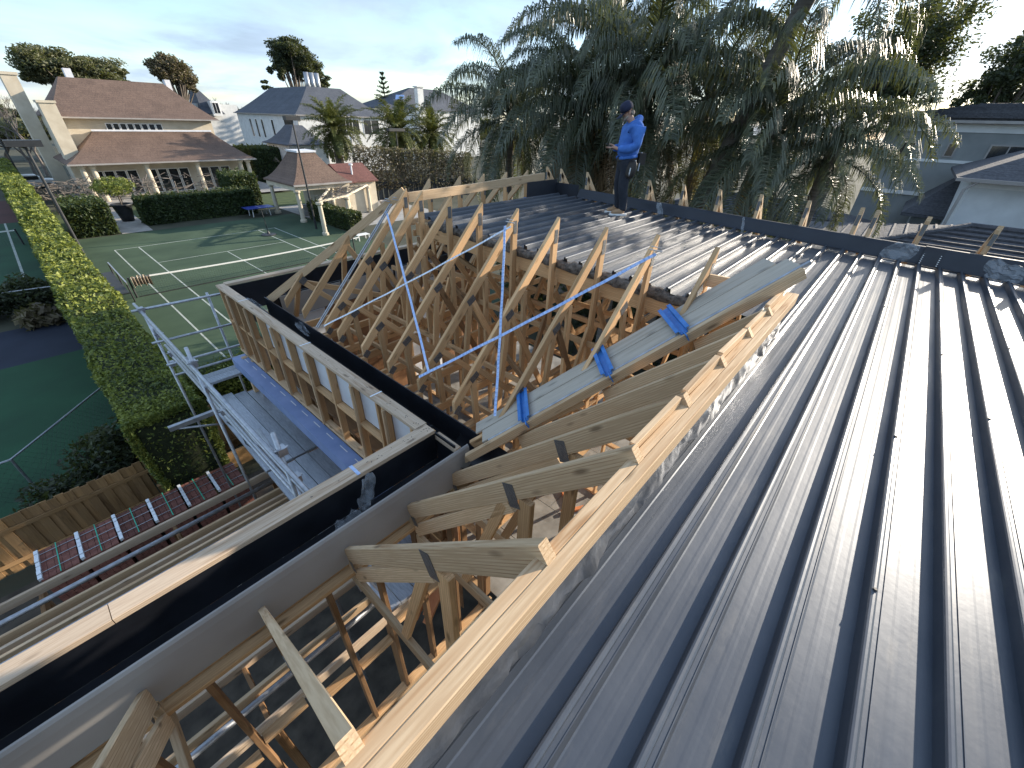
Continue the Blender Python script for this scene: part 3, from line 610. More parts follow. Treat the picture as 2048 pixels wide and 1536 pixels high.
M['court_blue'] = simple('blue_surround', (.012, .018, .035), (.02, .028, .05), .6, .9, bump=.1)
M['lawn'] = simple('lawn_mat', (.035, .06, .018), (.07, .10, .03), 1.2, .95, bump=.5, bscale=25)
M['paving'] = simple('paving_mat', (.28, .27, .25), (.40, .38, .35), 1.6, .85, bump=.1)
struct('ground', [(-900, -900), (900, -900), (900, 900), (-900, 900)], 'ground')
struct('building_site_ground', [(-9, -4), (9, -4), (9, 10.7), (-9, 10.7)], 'dirt', .006)
crt = struct('tennis_court', [(1.0, 14.0), (18.0, 14.0), (18.0, 45.6), (1.0, 45.6)], 'court', .008)
def line(x0, y0, x1, y1):
    m = MB(); m.box((x0, y0, .0085), (x1, y1, .0125)); return m.build('court_line', 'court_white', crt)
LW = .036
for x in (3.15, 4.5, 12.72, 14.1): line(x-LW, 16.6, x+LW, 40.45)
for yy in (16.6, 40.4): line(3.15+LW, yy-LW, 14.1-LW, yy+LW)
for yy in (22.2, 35.1): line(4.5+LW, yy-LW*.8, 12.72-LW, yy+LW*.8)
line(8.62-LW*.8, 22.3, 8.62+LW*.8, 35.0)
# net
net = thing('tennis_net', 'dark tennis net with white tape band slung across the green court', 'net')
m = MB(); NY = 28.6
def sag(x): return .92+.13*((x-8.6)/6.5)**2
for x in np.arange(2.3, 15.0, .12): m.bar((x, NY, .06), (x, NY, sag(x)), .004, .004)
for k in range(8):
    for x in np.arange(2.3, 14.9, .6): m.bar((x, NY, .06+(sag(x)-.1)*k/8), (x+.6, NY, .06+(sag(x+.6)-.1)*k/8), .004, .004)
m.build('net_mesh', 'dark_metal', net)
m = MB()
for x in np.arange(2.3, 14.9, .6): m.bar((x, NY, sag(x)), (x+.6, NY, sag(x+.6)), .02, .075)
m.build('tape_band', 'white', net)
m = MB(); m.bar((2.3, NY-.005, .035), (14.9, NY-.005, .035), .012, .05); m.build('foot_rope', 'dark_metal', net)
for x in (2.2, 15.0): m = MB(); m.tube([(x, NY, 0), (x, NY, 1.1)], .045, 10); m.build('net_post', 'dark_metal', net)
ln = thing('court_bench', 'black tubular bench frame beside the tennis net post', 'bench')
for yy in (28.0, 30.4, 32.6):
    m = MB(); m.tube([(2.0, yy, 0), (2.0, yy, 1.0), (2.0, yy+.03, 1.04)], .035, 8); m.tube([(1.45, yy, 0), (1.45, yy, .5), (2.0, yy, .5)], .03, 8); m.build('leg', 'dark_metal', ln)
m = MB(); m.box((1.98, 27.9, .95), (2.04, 32.7, 1.06)); m.build('backrest', 'galv', ln)
m = MB(); m.box((1.45, 27.95, .5), (1.95, 32.65, .54)); m.build('seat', 'dark_metal', ln)
m = MB(); m.tube([(1.0, 30.9, .35), (2.0, 30.6, .35)], .06, 8); m.build('rail', 'galv', ln)
cl = MB(); g = []
for i in range(13):
    for j_ in range(5):
        x = 2.3+i*.065; t = j_/4; g.append((x, NY-.05+.18*t*(1 if i % 2 else -.5), sag(x)+.10-.02*abs(i-6)*.5-.5*t*t+.05*math.sin(i*1.7+j_)))
cl.v = g; cl.f = [(i*5+k, i*5+k+1, (i+1)*5+k+1, (i+1)*5+k) for i in range(12) for k in range(4)]; cl.mi = [0]*48
M['rag'] = simple('rag', (.26, .19, .13), (.48, .42, .34), 4, .9)
o = cl.build('cloth', 'rag'); tag(o, 'pale crumpled cloth hanging over the end of the tennis net', 'cloth')
# table and stand on the far corner of the court
M['tt_blue'] = simple('tt_blue', (.03, .05, .26), (.045, .07, .34), 3, .4, bump=0)
tt = thing('table_tennis_table', 'blue table tennis table with white legs at the far court corner', 'table')
a = at(521, 431, Z=-H); ax, ay = a.x, a.y
m = MB(); m.box((ax-1.25, ay-.75, .74), (ax+1.25, ay+.75, .79)); tp = m.build('tabletop', 'tt_blue', tt)
m = MB(); m.box((ax-.02, ay-.75, .791), (ax+.02, ay+.75, .794)); m.build('centre_stripe', 'white', tp)
for sx in (-.8, .8):
    for sy in (-.5, .5): m = MB(); m.bar((ax+sx, ay+sy, 0), (ax+sx*.9, ay+sy, .74), .06, .06); m.build('leg', 'white', tt)
st = thing('pole_stand', 'thin dark pole on a round black base on the court baseline', 'stand')
b = at(538, 470, Z=-H); m = MB(); m.lathe([(.55, 0), (.55, .06), (.12, .12), (.06, .3)], 20, (b.x, b.y, .012)); m.build('base', 'dark_metal', st)
m = MB(); m.tube([(b.x, b.y, .1), (b.x-.05, b.y, 1.9)], .03, 8); m.build('pole', 'dark_metal', st)
# ---- hedges
HD = rng.normal(size=(9, 2))*np.geomspace(.6, 7, 9)[:, None]; HPH = rng.uniform(0, 6.28, 9); HA = 1/np.geomspace(.6, 7, 9)**.55
def bumpy(x, y): return sum(a*np.sin(d[0]*x+d[1]*y+p) for a, d, p in zip(HA, HD, HPH))*.28
def hedge(name, label, x0, x1, y0, y1, h, mat, n, size, group=None, falloff=False, hz=.10, z0=0.0, lumps=.08):
    t = thing(name, label, 'hedge', group=group); m = MB()
    nx, ny = max(2, int((x1-x0)/.5)), max(2, int((y1-y0)/.5)); nx, ny = min(nx, 40), min(ny, 60)
    def top(x, y): return h + lumps*bumpy(x, y)
    ins = .08
    g = [(x0+ins+(x1-x0-2*ins)*i/nx, y0+ins+(y1-y0-2*ins)*k/ny) for i in range(nx+1) for k in range(ny+1)]
    v = [(x, y, top(x, y)-.10) for x, y in g]; f = [(i*(ny+1)+k, (i+1)*(ny+1)+k, (i+1)*(ny+1)+k+1, i*(ny+1)+k+1) for i in range(nx) for k in range(ny)]
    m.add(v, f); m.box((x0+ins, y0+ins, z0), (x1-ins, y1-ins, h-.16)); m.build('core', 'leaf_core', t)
    # leaf shell over the top and four sides
    A = np.array([(x1-x0)*(y1-y0), (y1-y0)*(h-z0), (y1-y0)*(h-z0), (x1-x0)*(h-z0), (x1-x0)*(h-z0)*.3]); cnt = (A/A.sum()*n).astype(int); P = []
    for s, c in enumerate(cnt):
        u = rng.random(c); u2 = rng.random(c)
        if falloff: yy = y0+(y1-y0)*u**2.6
        else: yy = y0+(y1-y0)*u
        xx = x0+(x1-x0)*rng.random(c); zz = z0+(h-z0)*u2**.8
        lump = lumps*bumpy(xx, yy+zz*.7)
        if s == 0: p = np.c_[xx, yy, h+lump+rng.normal(0, .03, c)]
        elif s == 1: p = np.c_[np.full(c, x0)-lump*.8+rng.normal(0, .03, c), yy, zz]
        elif s == 2: p = np.c_[np.full(c, x1)+lump*.8+rng.normal(0, .03, c), yy, zz]
        elif s == 3: p = np.c_[xx, np.full(c, y0)-lump+rng.normal(0, .04, c), zz]
        else: p = np.c_[xx, np.full(c, y1)+lump, zz]
        P.append(p)
    P = np.concatenate(P); keep = (bumpy(P[:, 0]*3.1+P[:, 2]*2.0, P[:, 1]*3.1-P[:, 2]) > -.55+.5*rng.random(len(P))-.25) | (rng.random(len(P)) < .45); P = P[keep]
    ns = n//60; q = P[rng.integers(0, len(P), ns)]; st = np.repeat(q, 5, 0)+np.tile(np.linspace(0, .16 if falloff else .3, 5)[None, :, None]*np.array([0, 0, 1.0]), (ns, 1, 1)).reshape(-1, 3)+rng.normal(0, .02, (ns*5, 3)); st = st[st[:, 2] > h-.3]; P = np.concatenate([P, st])
    d = np.hypot(P[:, 0], P[:, 1]); sz = size*np.clip(d/14, .8, 3.2) if falloff else size
    leafcloud('leaves', P, sz, mat, t)['kind'] = 'stuff'
    return t
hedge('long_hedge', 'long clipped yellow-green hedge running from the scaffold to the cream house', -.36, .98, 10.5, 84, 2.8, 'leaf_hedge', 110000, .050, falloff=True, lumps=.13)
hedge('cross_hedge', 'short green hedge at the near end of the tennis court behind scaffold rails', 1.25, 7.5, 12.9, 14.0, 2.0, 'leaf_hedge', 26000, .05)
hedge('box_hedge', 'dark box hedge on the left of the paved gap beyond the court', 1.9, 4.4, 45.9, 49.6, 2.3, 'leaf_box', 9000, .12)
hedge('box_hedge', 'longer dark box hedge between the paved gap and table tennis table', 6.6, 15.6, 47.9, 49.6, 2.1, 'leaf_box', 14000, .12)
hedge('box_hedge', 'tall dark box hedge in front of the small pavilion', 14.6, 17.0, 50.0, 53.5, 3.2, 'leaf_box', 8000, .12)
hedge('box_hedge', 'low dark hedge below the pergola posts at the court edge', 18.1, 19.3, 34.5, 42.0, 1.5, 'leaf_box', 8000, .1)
hedge('box_hedge', 'rounded dark green hedge between the brown-roofed house and white house', 24, 30, 70, 76, 4.3, 'leaf_box', 9000, .16)
struct('garden_lawn', [(1.2, 49.8), (30, 49.8), (30, 60), (1.2, 60)], 'lawn', .012)
struct('garden_path', [(4.5, 45.7), (6.5, 45.7), (6.9, 60), (4.9, 60)], 'paving', .02)
struct('terrace_paving', [(4, 59.4), (24, 59.4), (24, 70), (4, 70)], 'paving', .24)
struct('pavilion_paving', [(18.2, 36), (30, 36), (30, 50), (18.2, 50)], 'paving', .02)
# ---- neighbour's court on the left
struct('neighbour_court', [(-30, 13.2), (-.45, 13.2), (-.45, 23.2), (-30, 23.2)], 'court_dark', .008)
struct('neighbour_path', [(-30, 23.2), (-.42, 23.2), (-.42, 27.6), (-30, 27.6)], 'court_blue', .008)
nc2 = struct('far_neighbour_court', [(-30, 32.5), (-.5, 32.5), (-.5, 56), (-30, 56)], 'court_dark', .010)
struct('far_neighbour_surround', [(-30, 56), (-.5, 56), (-.5, 70), (-30, 70)], 'court_red', .010)
m = MB(); m.box((-1.62, 34, .0105), (-1.5, 56, .0145)); m.build('court_line', 'court_white', nc2)
n2 = thing('neighbour_net', 'white-taped net crossing the dark neighbouring court at left edge', 'net')
m = MB(); m.bar((-9, 46.2, 1.0), (-1.05, 46.2, 1.0), .02, .08); m.build('tape_band', 'white', n2)
m = MB(); m.tube([(-1.0, 46.2, 0), (-1.0, 46.2, 1.1)], .05, 8); m.build('net_post', 'dark_metal', n2)
m = MB(); [m.bar((x, 46.2, .05), (x, 46.2, .97), .005, .005) for x in np.arange(-9, -1, .15)]; [m.bar((-9, 46.2, .1+.12*k), (-1.05, 46.2, .1+.12*k), .005, .005) for k in range(7)]; m.build('net_mesh', 'dark_metal', n2)
wf = thing('wire_fence', 'tubular rail wire fence round the dark green neighbouring court', 'fence')
pts = [(-12, 13.9), (-2.62, 13.9), (-.47, 16.5), (-.40, 29.0), (-12, 31.2)]
m = MB(); m.tube([(x, y, 1.2) for x, y in pts], .028, 8); m.build('top_rail', 'galv', wf)
for x, y in pts[1:4] + [(-.44, 20.6), (-.42, 24.8), (-5, 29.9), (-6, 13.9)]: m = MB(); m.tube([(x, y, 0), (x, y, 1.22)], .03, 8); m.build('post', 'galv', wf)
m = MB()
for (x0, y0), (x1, y1) in zip(pts[:-1], pts[1:]):
    n = int(math.hypot(x1-x0, y1-y0)/.16)
    for i in range(n):
        t = i/n; x, y = x0+(x1-x0)*t, y0+(y1-y0)*t; dx, dy = (x1-x0)/n*2, (y1-y0)/n*2
        m.bar((x, y, .05), (x+dx*3, y+dy*3, 1.18), .003, .003); m.bar((x, y, 1.18), (x+dx*3, y+dy*3, .05), .003, .003)
m.build('wire_mesh', 'dark_metal', wf)
def shrub(name, label, c, r, h, mat, n, size, cat='shrub', group=None, z0=0):
    t = thing(name, label, cat, group=group); d = randdir(n); rr = rng.random(n)**.4
    lump = 1+.22*np.sin(d[:, 0]*5+c[0])*np.sin(d[:, 1]*4+c[1]*2)+.15*np.sin(d[:, 2]*7)
    P = np.c_[c[0]+d[:, 0]*r*rr*lump, c[1]+d[:, 1]*r*rr*lump, np.maximum(z0+.03, z0+h*.5+d[:, 2]*h*.5*rr*lump)]
    leafcloud('leaves', P, size, mat, t)['kind'] = 'stuff'
    m = MB()
    for k in range(6):
        a_ = k*1.05; m.tube([(c[0], c[1], z0), (c[0]+math.cos(a_)*r*.3, c[1]+math.sin(a_)*r*.3, z0+h*.35), (c[0]+math.cos(a_)*r*.7, c[1]+math.sin(a_)*r*.7, z0+h*.7)], [.04*h, .025*h, .008*h], 5)
    m.build('stems', 'twig', t); return t
shrub('garden_shrub', 'dark shrub behind the wire fence at the left edge', (-1.5, 30.0), 1.2, 1.6, 'leaf_dark', 3500, .10)
shrub('garden_shrub', 'dark leafy shrub beyond the blue path, second from the hedge', (-3.4, 29.8), 1.3, 1.9, 'leaf_dark', 3500, .10)
shrub('garden_shrub', 'pale spiky clump standing on the blue path beside hedge', (-1.45, 27.4), .75, .9, 'leaf_brown', 500, .22)
shrub('garden_shrub', 'dusky shrub by the paling fence inside the dark neighbouring lawn', (-.95, 13.0), .8, 1.7, 'leaf_dark', 3500, .07)
shrub('garden_shrub', 'low dusky shrub against the palings below the wire fence corner', (-2.0, 12.4), .9, 1.1, 'leaf_dark', 3000, .07)
# ---- paling fence
def palings(name, label, p, q, h, w=.155):
    t = thing(name, label, 'fence'); p, q = Vector((*p, 0)), Vector((*q, 0)); L_ = (q-p).length; d = (q-p)/L_; nrm = Vector((-d.y, d.x, 0)); n = int(L_/(w*.86))
    for i in range(n):
        c = p+d*(w*.86*i)+nrm*(.012 if i % 2 else -.012); hh = h+random.uniform(-.015, .015)
        o = timber('paling', (c.x, c.y, .03), (c.x+random.uniform(-.008, .008), c.y, hh), w, .016, 'paling', t, up=nrm)
    for z in (.3, h-.3): e0, e1 = p-nrm*.05, q-nrm*.05; timber('rail', (e0.x, e0.y, z), (e1.x, e1.y, z), .035, .09, 'paling', t)
    return t
palings('paling_fence', 'brown timber paling fence beside the brick pack and dark lawn', (-9, 11.2), (-.46, 11.25), 1.42)
palings('paling_fence', 'brown paling fence under the near end of the long hedge', (-.46, 12.15), (3.6, 12.25), 1.65)
o = timber('sleeper_edging', (-.5, 11.35, .25), (3.2, 11.35, .25), .12, .5, 'paling', None); tag(o, 'long brown timber sleeper wall at the foot of palings', 'retaining wall')
# ---- brick packs
def brickpack(k, x0):
    lab = ['leftmost strapped pack of dark red bricks behind the joist frame', 'second strapped red brick pack from the left by the palings', 'third strapped red brick pack from the left by the palings', 'fourth strapped red brick pack from the left by the palings', 'fifth strapped red brick pack from the left by the palings', 'rightmost strapped pack of dark red bricks nearest the scaffold'][k]
    t = thing('brick_pack', lab, 'bricks', group='brick packs in a row along the palings'); m = MB()
    for iy in range(6):
        for iz in range(11):
            for ix in range(5):
                a_ = x0+ix*.108; m.box((a_, 9.35+iy*.15, .1+iz*.083), (a_+.102, 9.35+iy*.15+.143, .1+iz*.083+.077))
    m.build('brick', 'brick_red', t)['kind'] = 'stuff'
    for yy in (9.55, 9.85, 10.1): m = MB(); m.box((x0-.01, yy, 1.018), (x0+.555, yy+.012, 1.026)); m.build('strap', 'galv', t)
    m = MB(); m.box((x0+.27, 9.34, 1.027), (x0+.285, 10.26, 1.033)); m.build('strap', 'green_sheet', t)
    for q_ in range(7):
        m = MB(); yy = 9.38+q_*.125; m.box((x0-.03, yy, .98+random.uniform(0, .02)), (x0+.03, yy+.11, 1.05+random.uniform(0, .02))); m.build('edge_protector', 'strap_white', t)
    return t
for k in range(6): brickpack(k, -2.52+k*.6)
# ---- dark fence behind the pavilion, seen past the truss tips
df = thing('dark_board_fence', 'dark stained board fence below the clipped screen hedge', 'fence')
for i in range(26):
    x = 26.5+i*.62; yy = 47.6-i*.16; m = MB(); m.box((x, yy, 0), (x+.6, yy+.03, 2.0+random.uniform(-.02, .02))); m.build('board', 'dark_fence', df)
m = MB(); m.bar((26.5, 47.5, 1.75), (42.5, 43.4, 1.75), .06, .1); m.build('rail', 'dark_fence', df)
# ---- court light poles
def lamp(name, label, px, py, topx, topy, arm):
    b = at(px, py, Z=-H); d = ray(topx, topy); k = math.hypot(b.x, b.y)/math.hypot(d.x, d.y); h = d.z*k+H
    t = thing(name, label, 'light pole', group='court light poles'); m = MB(); m.tube([(b.x, b.y, 0), (b.x, b.y, h)], [.09, .06], 10); m.build('pole', 'dark_metal', t)
    m = MB(); m.bar((b.x-arm/2, b.y, h+.12), (b.x+arm/2, b.y, h+.12), .62, .28); m.box((b.x-arm/2+.05, b.y-.25, h-.03), (b.x+arm/2-.05, b.y+.25, h-.02)); m.build('lamp_head', 'dark_metal', t)
    return t
lamp('light_pole', 'court light pole with box head in front of the cream house, beside long hedge', 195, 560, 57, 292, 1.3)
lamp('light_pole', 'slim dark court light pole rising in front of the small pavilion', 633, 458, 583, 240, 1.1)
lamp('light_pole', 'dark court light pole with box head beside the screen hedge', 806, 392, 793, 262, 2.2)
lamp('light_pole', 'second light pole at the left edge, farther along the hedge', 52, 372, 12, 247, 1.6)
# clothes-airer by the pergola
wr = thing('white_bench', 'small white slatted bench at the right edge of the tennis court', 'bench')
c = at(725, 480, Z=-H)
for k in range(4): m = MB(); m.box((c.x-.5, c.y-.3+k*.17, .42), (c.x+.6, c.y-.17+k*.17, .45)); m.build('slat', 'white', wr)
for sx in (-.4, .5):
    for sy in (-.25, .3): m = MB(); m.box((c.x+sx-.03, c.y+sy-.03, 0), (c.x+sx+.03, c.y+sy+.03, .42)); m.build('leg', 'white', wr)
# ================================================================== houses
M['render_cream'] = simple('cream_render', (.52, .45, .34), (.62, .55, .43), 1.5, .85, bump=.1)
M['render_white'] = simple('white_render', (.58, .59, .58), (.70, .71, .70), 1.5, .85, bump=.1)
M['render_grey'] = simple('grey_render', (.20, .215, .215), (.26, .275, .27), 1.0, .85, bump=.1)
M['glass'] = simple('window_glass', (.012, .015, .018), (.03, .035, .04), 2, .12, bump=0, spec=.8)
def shingle(name, c1, c2, sc=1.0):
    m, N, L, P = new_mat(name); t = N.new('ShaderNodeTexCoord'); 
    br = node(N, 'ShaderNodeTexBrick', Scale=sc); br.inputs['Color1'].default_value = c4(c1); br.inputs['Color2'].default_value = c4(c2); br.inputs['Mortar'].default_value = c4([x*.55 for x in c1])
    br.inputs['Mortar Size'].default_value = .012; br.inputs['Brick Width'].default_value = .3; br.inputs['Row Height'].default_value = .2
    mp = N.new('ShaderNodeMapping'); mp.inputs['Rotation'].default_value = (R(90), 0, 0); L.new(t.outputs['Object'], mp.inputs[0]); L.new(mp.outputs[0], br.inputs['Vector'])
    n = node(N, 'ShaderNodeTexNoise', Scale=.7, Detail=6); L.new(t.outputs['Object'], n.inputs['Vector'])
    n2 = node(N, 'ShaderNodeTexNoise', Scale=9.0, Detail=3); L.new(t.outputs['Object'], n2.inputs['Vector'])
    col = mixc(N, L, .5, br.outputs[0], ramp(N, L, n.outputs[0], [(.3, [x*.7 for x in c1]), (.7, [x*1.25 for x in c2])]))
    col = mixc(N, L, .35, col, ramp(N, L, n2.outputs[0], [(.35, [x*.55 for x in c1]), (.65, [x*1.35 for x in c2])]))
    L.new(col, P.inputs['Base Color']); P.inputs['Roughness'].default_value = .8
    b = node(N, 'ShaderNodeBump', Strength=.5, Distance=.05); L.new(n2.outputs[0], b.inputs['Height']); L.new(b.outputs[0], P.inputs['Normal'])
    return m
M['shingle_brown'] = shingle('brown_shingle', (.105, .066, .048), (.16, .105, .078))
M['slate'] = shingle('blue_slate', (.045, .055, .075), (.085, .095, .115)); M['slate_warm'] = shingle('warm_slate', (.085, .075, .08), (.12, .11, .115))
M['tile_dark'] = shingle('dark_tile', (.05, .052, .062), (.08, .082, .092))
def loft(levels, name, mat, parent, cap=True):
    v = []; f = []
    for x0, x1, y0, y1, z in levels: v += [(x0, y0, z), (x1, y0, z), (x1, y1, z), (x0, y1, z)]
    for i in range(len(levels)-1):
        for k in range(4): f.append((i*4+k, i*4+(k+1) % 4, i*4+4+(k+1) % 4, i*4+4+k))
    f.append((3, 2, 1, 0)); n = len(levels)-1; f.append(tuple(n*4+k for k in range(4)))
    return link(name, pymesh(name, v, f), mat, parent)
def flare(x0, x1, y0, y1, z0, rx0, rx1, ry0, ry1, z1, t_eave=.12, p=1.7, n=5):
    """eave slab plus a roof that steepens towards the ridge"""
    lv = [(x0, x1, y0, y1, z0-t_eave), (x0, x1, y0, y1, z0)]
    for i in range(1, n+1):
        t = i/n; z = z0+(z1-z0)*t**p if p != 1 else z0+(z1-z0)*t
        lv.append((x0+(rx0-x0)*t, x1+(rx1-x1)*t, y0+(ry0-y0)*t, y1+(ry1-y1)*t, z))
    return lv
def window(parent, x0, x1, z0, z1, y, axis='y', sgn=-1, mull=1, frame='white', sill=True):
    """a recessed pane with its frame; axis = the wall's normal"""
    W = lambda a, d, z: (a, y+sgn*d, z) if axis == 'y' else (y+sgn*d, a, z)
    m = MB(); m.box(W(x0, .008, z0), W(x1, .02, z1)); p = m.build('window', 'glass', parent); fm = MB(); tk = .07
    fm.box(W(x0-tk, .0, z0-tk), W(x0, .06, z1+tk)); fm.box(W(x1, .0, z0-tk), W(x1+tk, .06, z1+tk)); fm.box(W(x0, .0, z1), W(x1, .055, z1+tk)); fm.box(W(x0, .0, z0-tk), W(x1, .055, z0))
    for k in range(1, mull+1): c = x0+(x1-x0)*k/(mull+1); fm.box(W(c-.03, .021, z0), W(c+.03, .05, z1))
    fm.build('frame', frame, p); return p
# ---- cream house with brown shingle roofs
h1 = thing('cream_house', 'cream two-storey house with brown shingle roofs and columned porch', 'house')
YP = 61.5; xl, xr = at(133, 330, Y=YP).x, at(512, 318, Y=YP).x; ze = at(300, 324, Y=YP).z
yt = 67.0; tx0, tx1 = at(186, 264, Y=yt).x, at(420, 262, Y=yt).x; zt = at(300, 263, Y=yt).z
r = loft(flare(xl, xr, YP, 72, ze, tx0, tx1, yt, 71.5, zt, p=1.25), 'porch_roof', 'shingle_brown', h1)
m = MB(); m.box((tx0-.1, yt-.1, zt), (tx1+.1, yt+.15, zt+.16)); m.build('ridge_cap', 'white_panel', r)
ux0, ux1 = at(112, 236, Y=67.5).x-.2, at(420, 236, Y=67.5).x; zu = at(260, 236, Y=66.8).z
m = MB(); m.box((ux0, 67.6, 0), (ux1, 80, zu)); m.build('wall', 'render_cream', h1)
YR = 73.0; rx0, rx1 = at(118, 158, Y=YR).x, at(324, 163, Y=YR).x; zr = at(220, 160, Y=YR).z
r2 = loft(flare(ux0-.4, ux1+.7, 66.8, 80.8, zu, rx0, rx1, YR, YR+1.2, zr, p=1.15), 'roof', 'shingle_brown', h1)
for px, wpx, hh in ((141, 14, .85), (332, 12, .45)):
    a_ = at(px, 155, Y=74); m = MB(); w_ = wpx*.045; m.box((a_.x-w_/2, 74, zr-1.5), (a_.x+w_/2, 75, zr+hh)); m.build('chimney', 'white_panel', r2)
for px, z1 in ((30, 9.3),):
    a_ = at(px, 180, Y=74); m = MB(); m.box((a_.x-.6, 73, 0), (a_.x+.6, 75, at(20, 150, Y=74).z)); m.box((a_.x-.75, 72.9, at(20, 150, Y=74).z), (a_.x+.75, 75.1, at(20, 150, Y=74).z+.25)); m.build('chimney', 'render_cream', h1)
cx0, cx1 = at(78, 210, Y=64.5).x, at(112, 210, Y=64.5).x; m = MB(); m.box((cx0, 64.5, 0), (cx1, 66.9, at(80, 205, Y=64.5).z)); m.box((cx0-.1, 64.4, at(80, 205, Y=64.5).z), (cx1+.1, 67, at(80, 205, Y=64.5).z+.2)); m.build('chimney', 'render_cream', h1)
for k in range(8):
    x0 = at(214+k*14.2, 254, Y=67.55).x; x1 = at(214+k*14.2+10, 254, Y=67.55).x; window(h1, x0, x1, at(260, 261, Y=67.55).z, at(260, 248, Y=67.55).z, 67.6, mull=0)
# ground floor front wall with french doors, columns
GY = 64.6; gx0, gx1 = xl+.6, xr-1.2
m = MB(); m.box((gx0, GY, .24), (gx1, 67.6, ze+.35)); m.build('porch_wall', 'render_cream', h1)
for g0, g1, nn in ((193, 285, 4), (302, 388, 4), (408, 470, 3)):
    for k in range(nn):
        a0, a1 = g0+(g1-g0)*k/nn, g0+(g1-g0)*(k+.78)/nn; window(h1, at(a0, 360, Y=GY).x, at(a1, 360, Y=GY).x, .5, 2.75, GY, mull=0)
for px in (170, 192, 300, 402, 488, 503):
    a_ = at(px, 350, Y=62.0); m = MB(); m.lathe([(.36, 0), (.36, .15), (.26, .2), (.22, ze-.45), (.34, ze-.35), (.34, ze-.12)], 14, (a_.x, 62.1, .0)); m.build('column', 'render_cream', h1)
# ---- white house with slate roof (seen on its corner)
h2 = thing('white_house', 'white two-storey house with blue slate hip roof behind the canary palms', 'house')
cx, cy = 33.6, 75.0; zE = at(590, 229, Y=75).z; yb = at(467, 221, X=cx).y; xe = at(772, 229, Y=75).x
m = MB(); m.box((cx+.3, cy+.3, 0), (xe-.3, yb-.3, zE)); m.build('wall', 'render_white', h2)
RZ = at(603, 173, X=39, ).z; r = loft(flare(cx, xe, cy, yb, zE, cx+5.4, xe-5.0, cy+5.5, yb-5.5, RZ, p=1.1), 'roof', 'slate', h2)
for d_ in (0, .9, 1.8): m = MB(); m.tube([(40+d_, cy+7, RZ-1), (40+d_, cy+7, RZ+2.0)], .38, 12); m.build('flue', 'galv', r, True)
for k, yy in enumerate((94, 91.4, 88.8, 84.5)): window(h2, yy, yy+.8, zE-3.6, zE-.9, cx+.3, axis='x', mull=0)
window(h2, 77.2, 80.2, zE-2.2, zE-.6, cx+.3, axis='x', mull=0)
window(h2, xe-9.2, xe-5.5, zE-2.6, zE-.5, cy+.3, mull=2); window(h2, xe-4.6, xe-1.6, zE-2.6, zE-.5, cy+.3, mull=1)
an = thing('garden_wing', 'low white wing with flared slate roof in front of the white house', 'building')
ax0 = 27.6; az = at(560, 290, Y=66).z
m = MB(); m.box((ax0+.4, 66.4, 0), (33.4, 74, az)); m.build('wall', 'render_white', an)
loft(flare(ax0, 34, 66, 74.6, az, ax0+2.6, 31.6, 69, 71.5, at(560, 250, Y=69).z, p=1.5), 'roof', 'slate', an)
window(an, 29.0, 30.0, az-2.4, az-.4, 66.4, mull=0)
h3 = thing('slate_roofed_house', 'distant slate-roofed house with white chimney beside the weeping palms', 'house')
a0, a1 = at(765, 215, Y=92), at(945, 222, Y=92); m = MB(); m.box((a0.x+.5, 92.5, 0), (a1.x+3, 104, a0.z)); m.build('wall', 'render_white', h3)
r = loft(flare(a0.x, a1.x+4, 92, 105, a0.z, at(835, 180, Y=98).x-2, at(850, 180, Y=98).x+4, 98, 99, at(850, 178, Y=98).z, p=1.0), 'roof', 'slate', h3)
c = at(841, 186, Y=91); m = MB(); m.box((c.x-.8, 91, 0), (c.x+.8, 92.2, at(841, 175, Y=91).z)); m.box((c.x-1.05, 90.8, at(841, 175, Y=91).z), (c.x+1.05, 92.4, at(841, 172, Y=91).z)); m.build('chimney', 'render_white', h3)
for q_ in (797, 806): s_ = at(q_, 196, Y=94.2); m = MB(); m.bar((s_.x-.5, 94.0, s_.z-.3), (s_.x+.4, 94.9, s_.z+.6), .9, .06); m.build('skylight', 'strap', r)
h4 = thing('dormer_house', 'distant grey-roofed house with arched white dormer between two larger houses', 'house')
m = MB(); a_ = at(365, 225, Y=110); b_ = at(480, 235, Y=110); m.box((a_.x, 110, 0), (b_.x, 120, at(400, 207, Y=110).z)); m.build('wall', 'render_white', h4)
a_, b_ = at(405, 226, Y=108), at(450, 226, Y=108); rr = loft(flare(a_.x, b_.x, 108, 116, a_.z, a_.x+.6, b_.x-2.5, 110.5, 114, at(420, 183, Y=110).z, p=1.0), 'roof', 'slate', h4)
d_ = at(430, 212, Y=108); m = MB(); m.box((d_.x-.8, 107.6, d_.z-1.6), (d_.x+.8, 109.6, d_.z+.7)); m.lathe([(.8, -.05), (.8, .05)], 16, (d_.x, 108.6, d_.z+.75)); o = m.build('dormer', 'white', rr)
window(rr, d_.x-.5, d_.x+.5, d_.z-1.2, d_.z+.5, 107.6, mull=1)
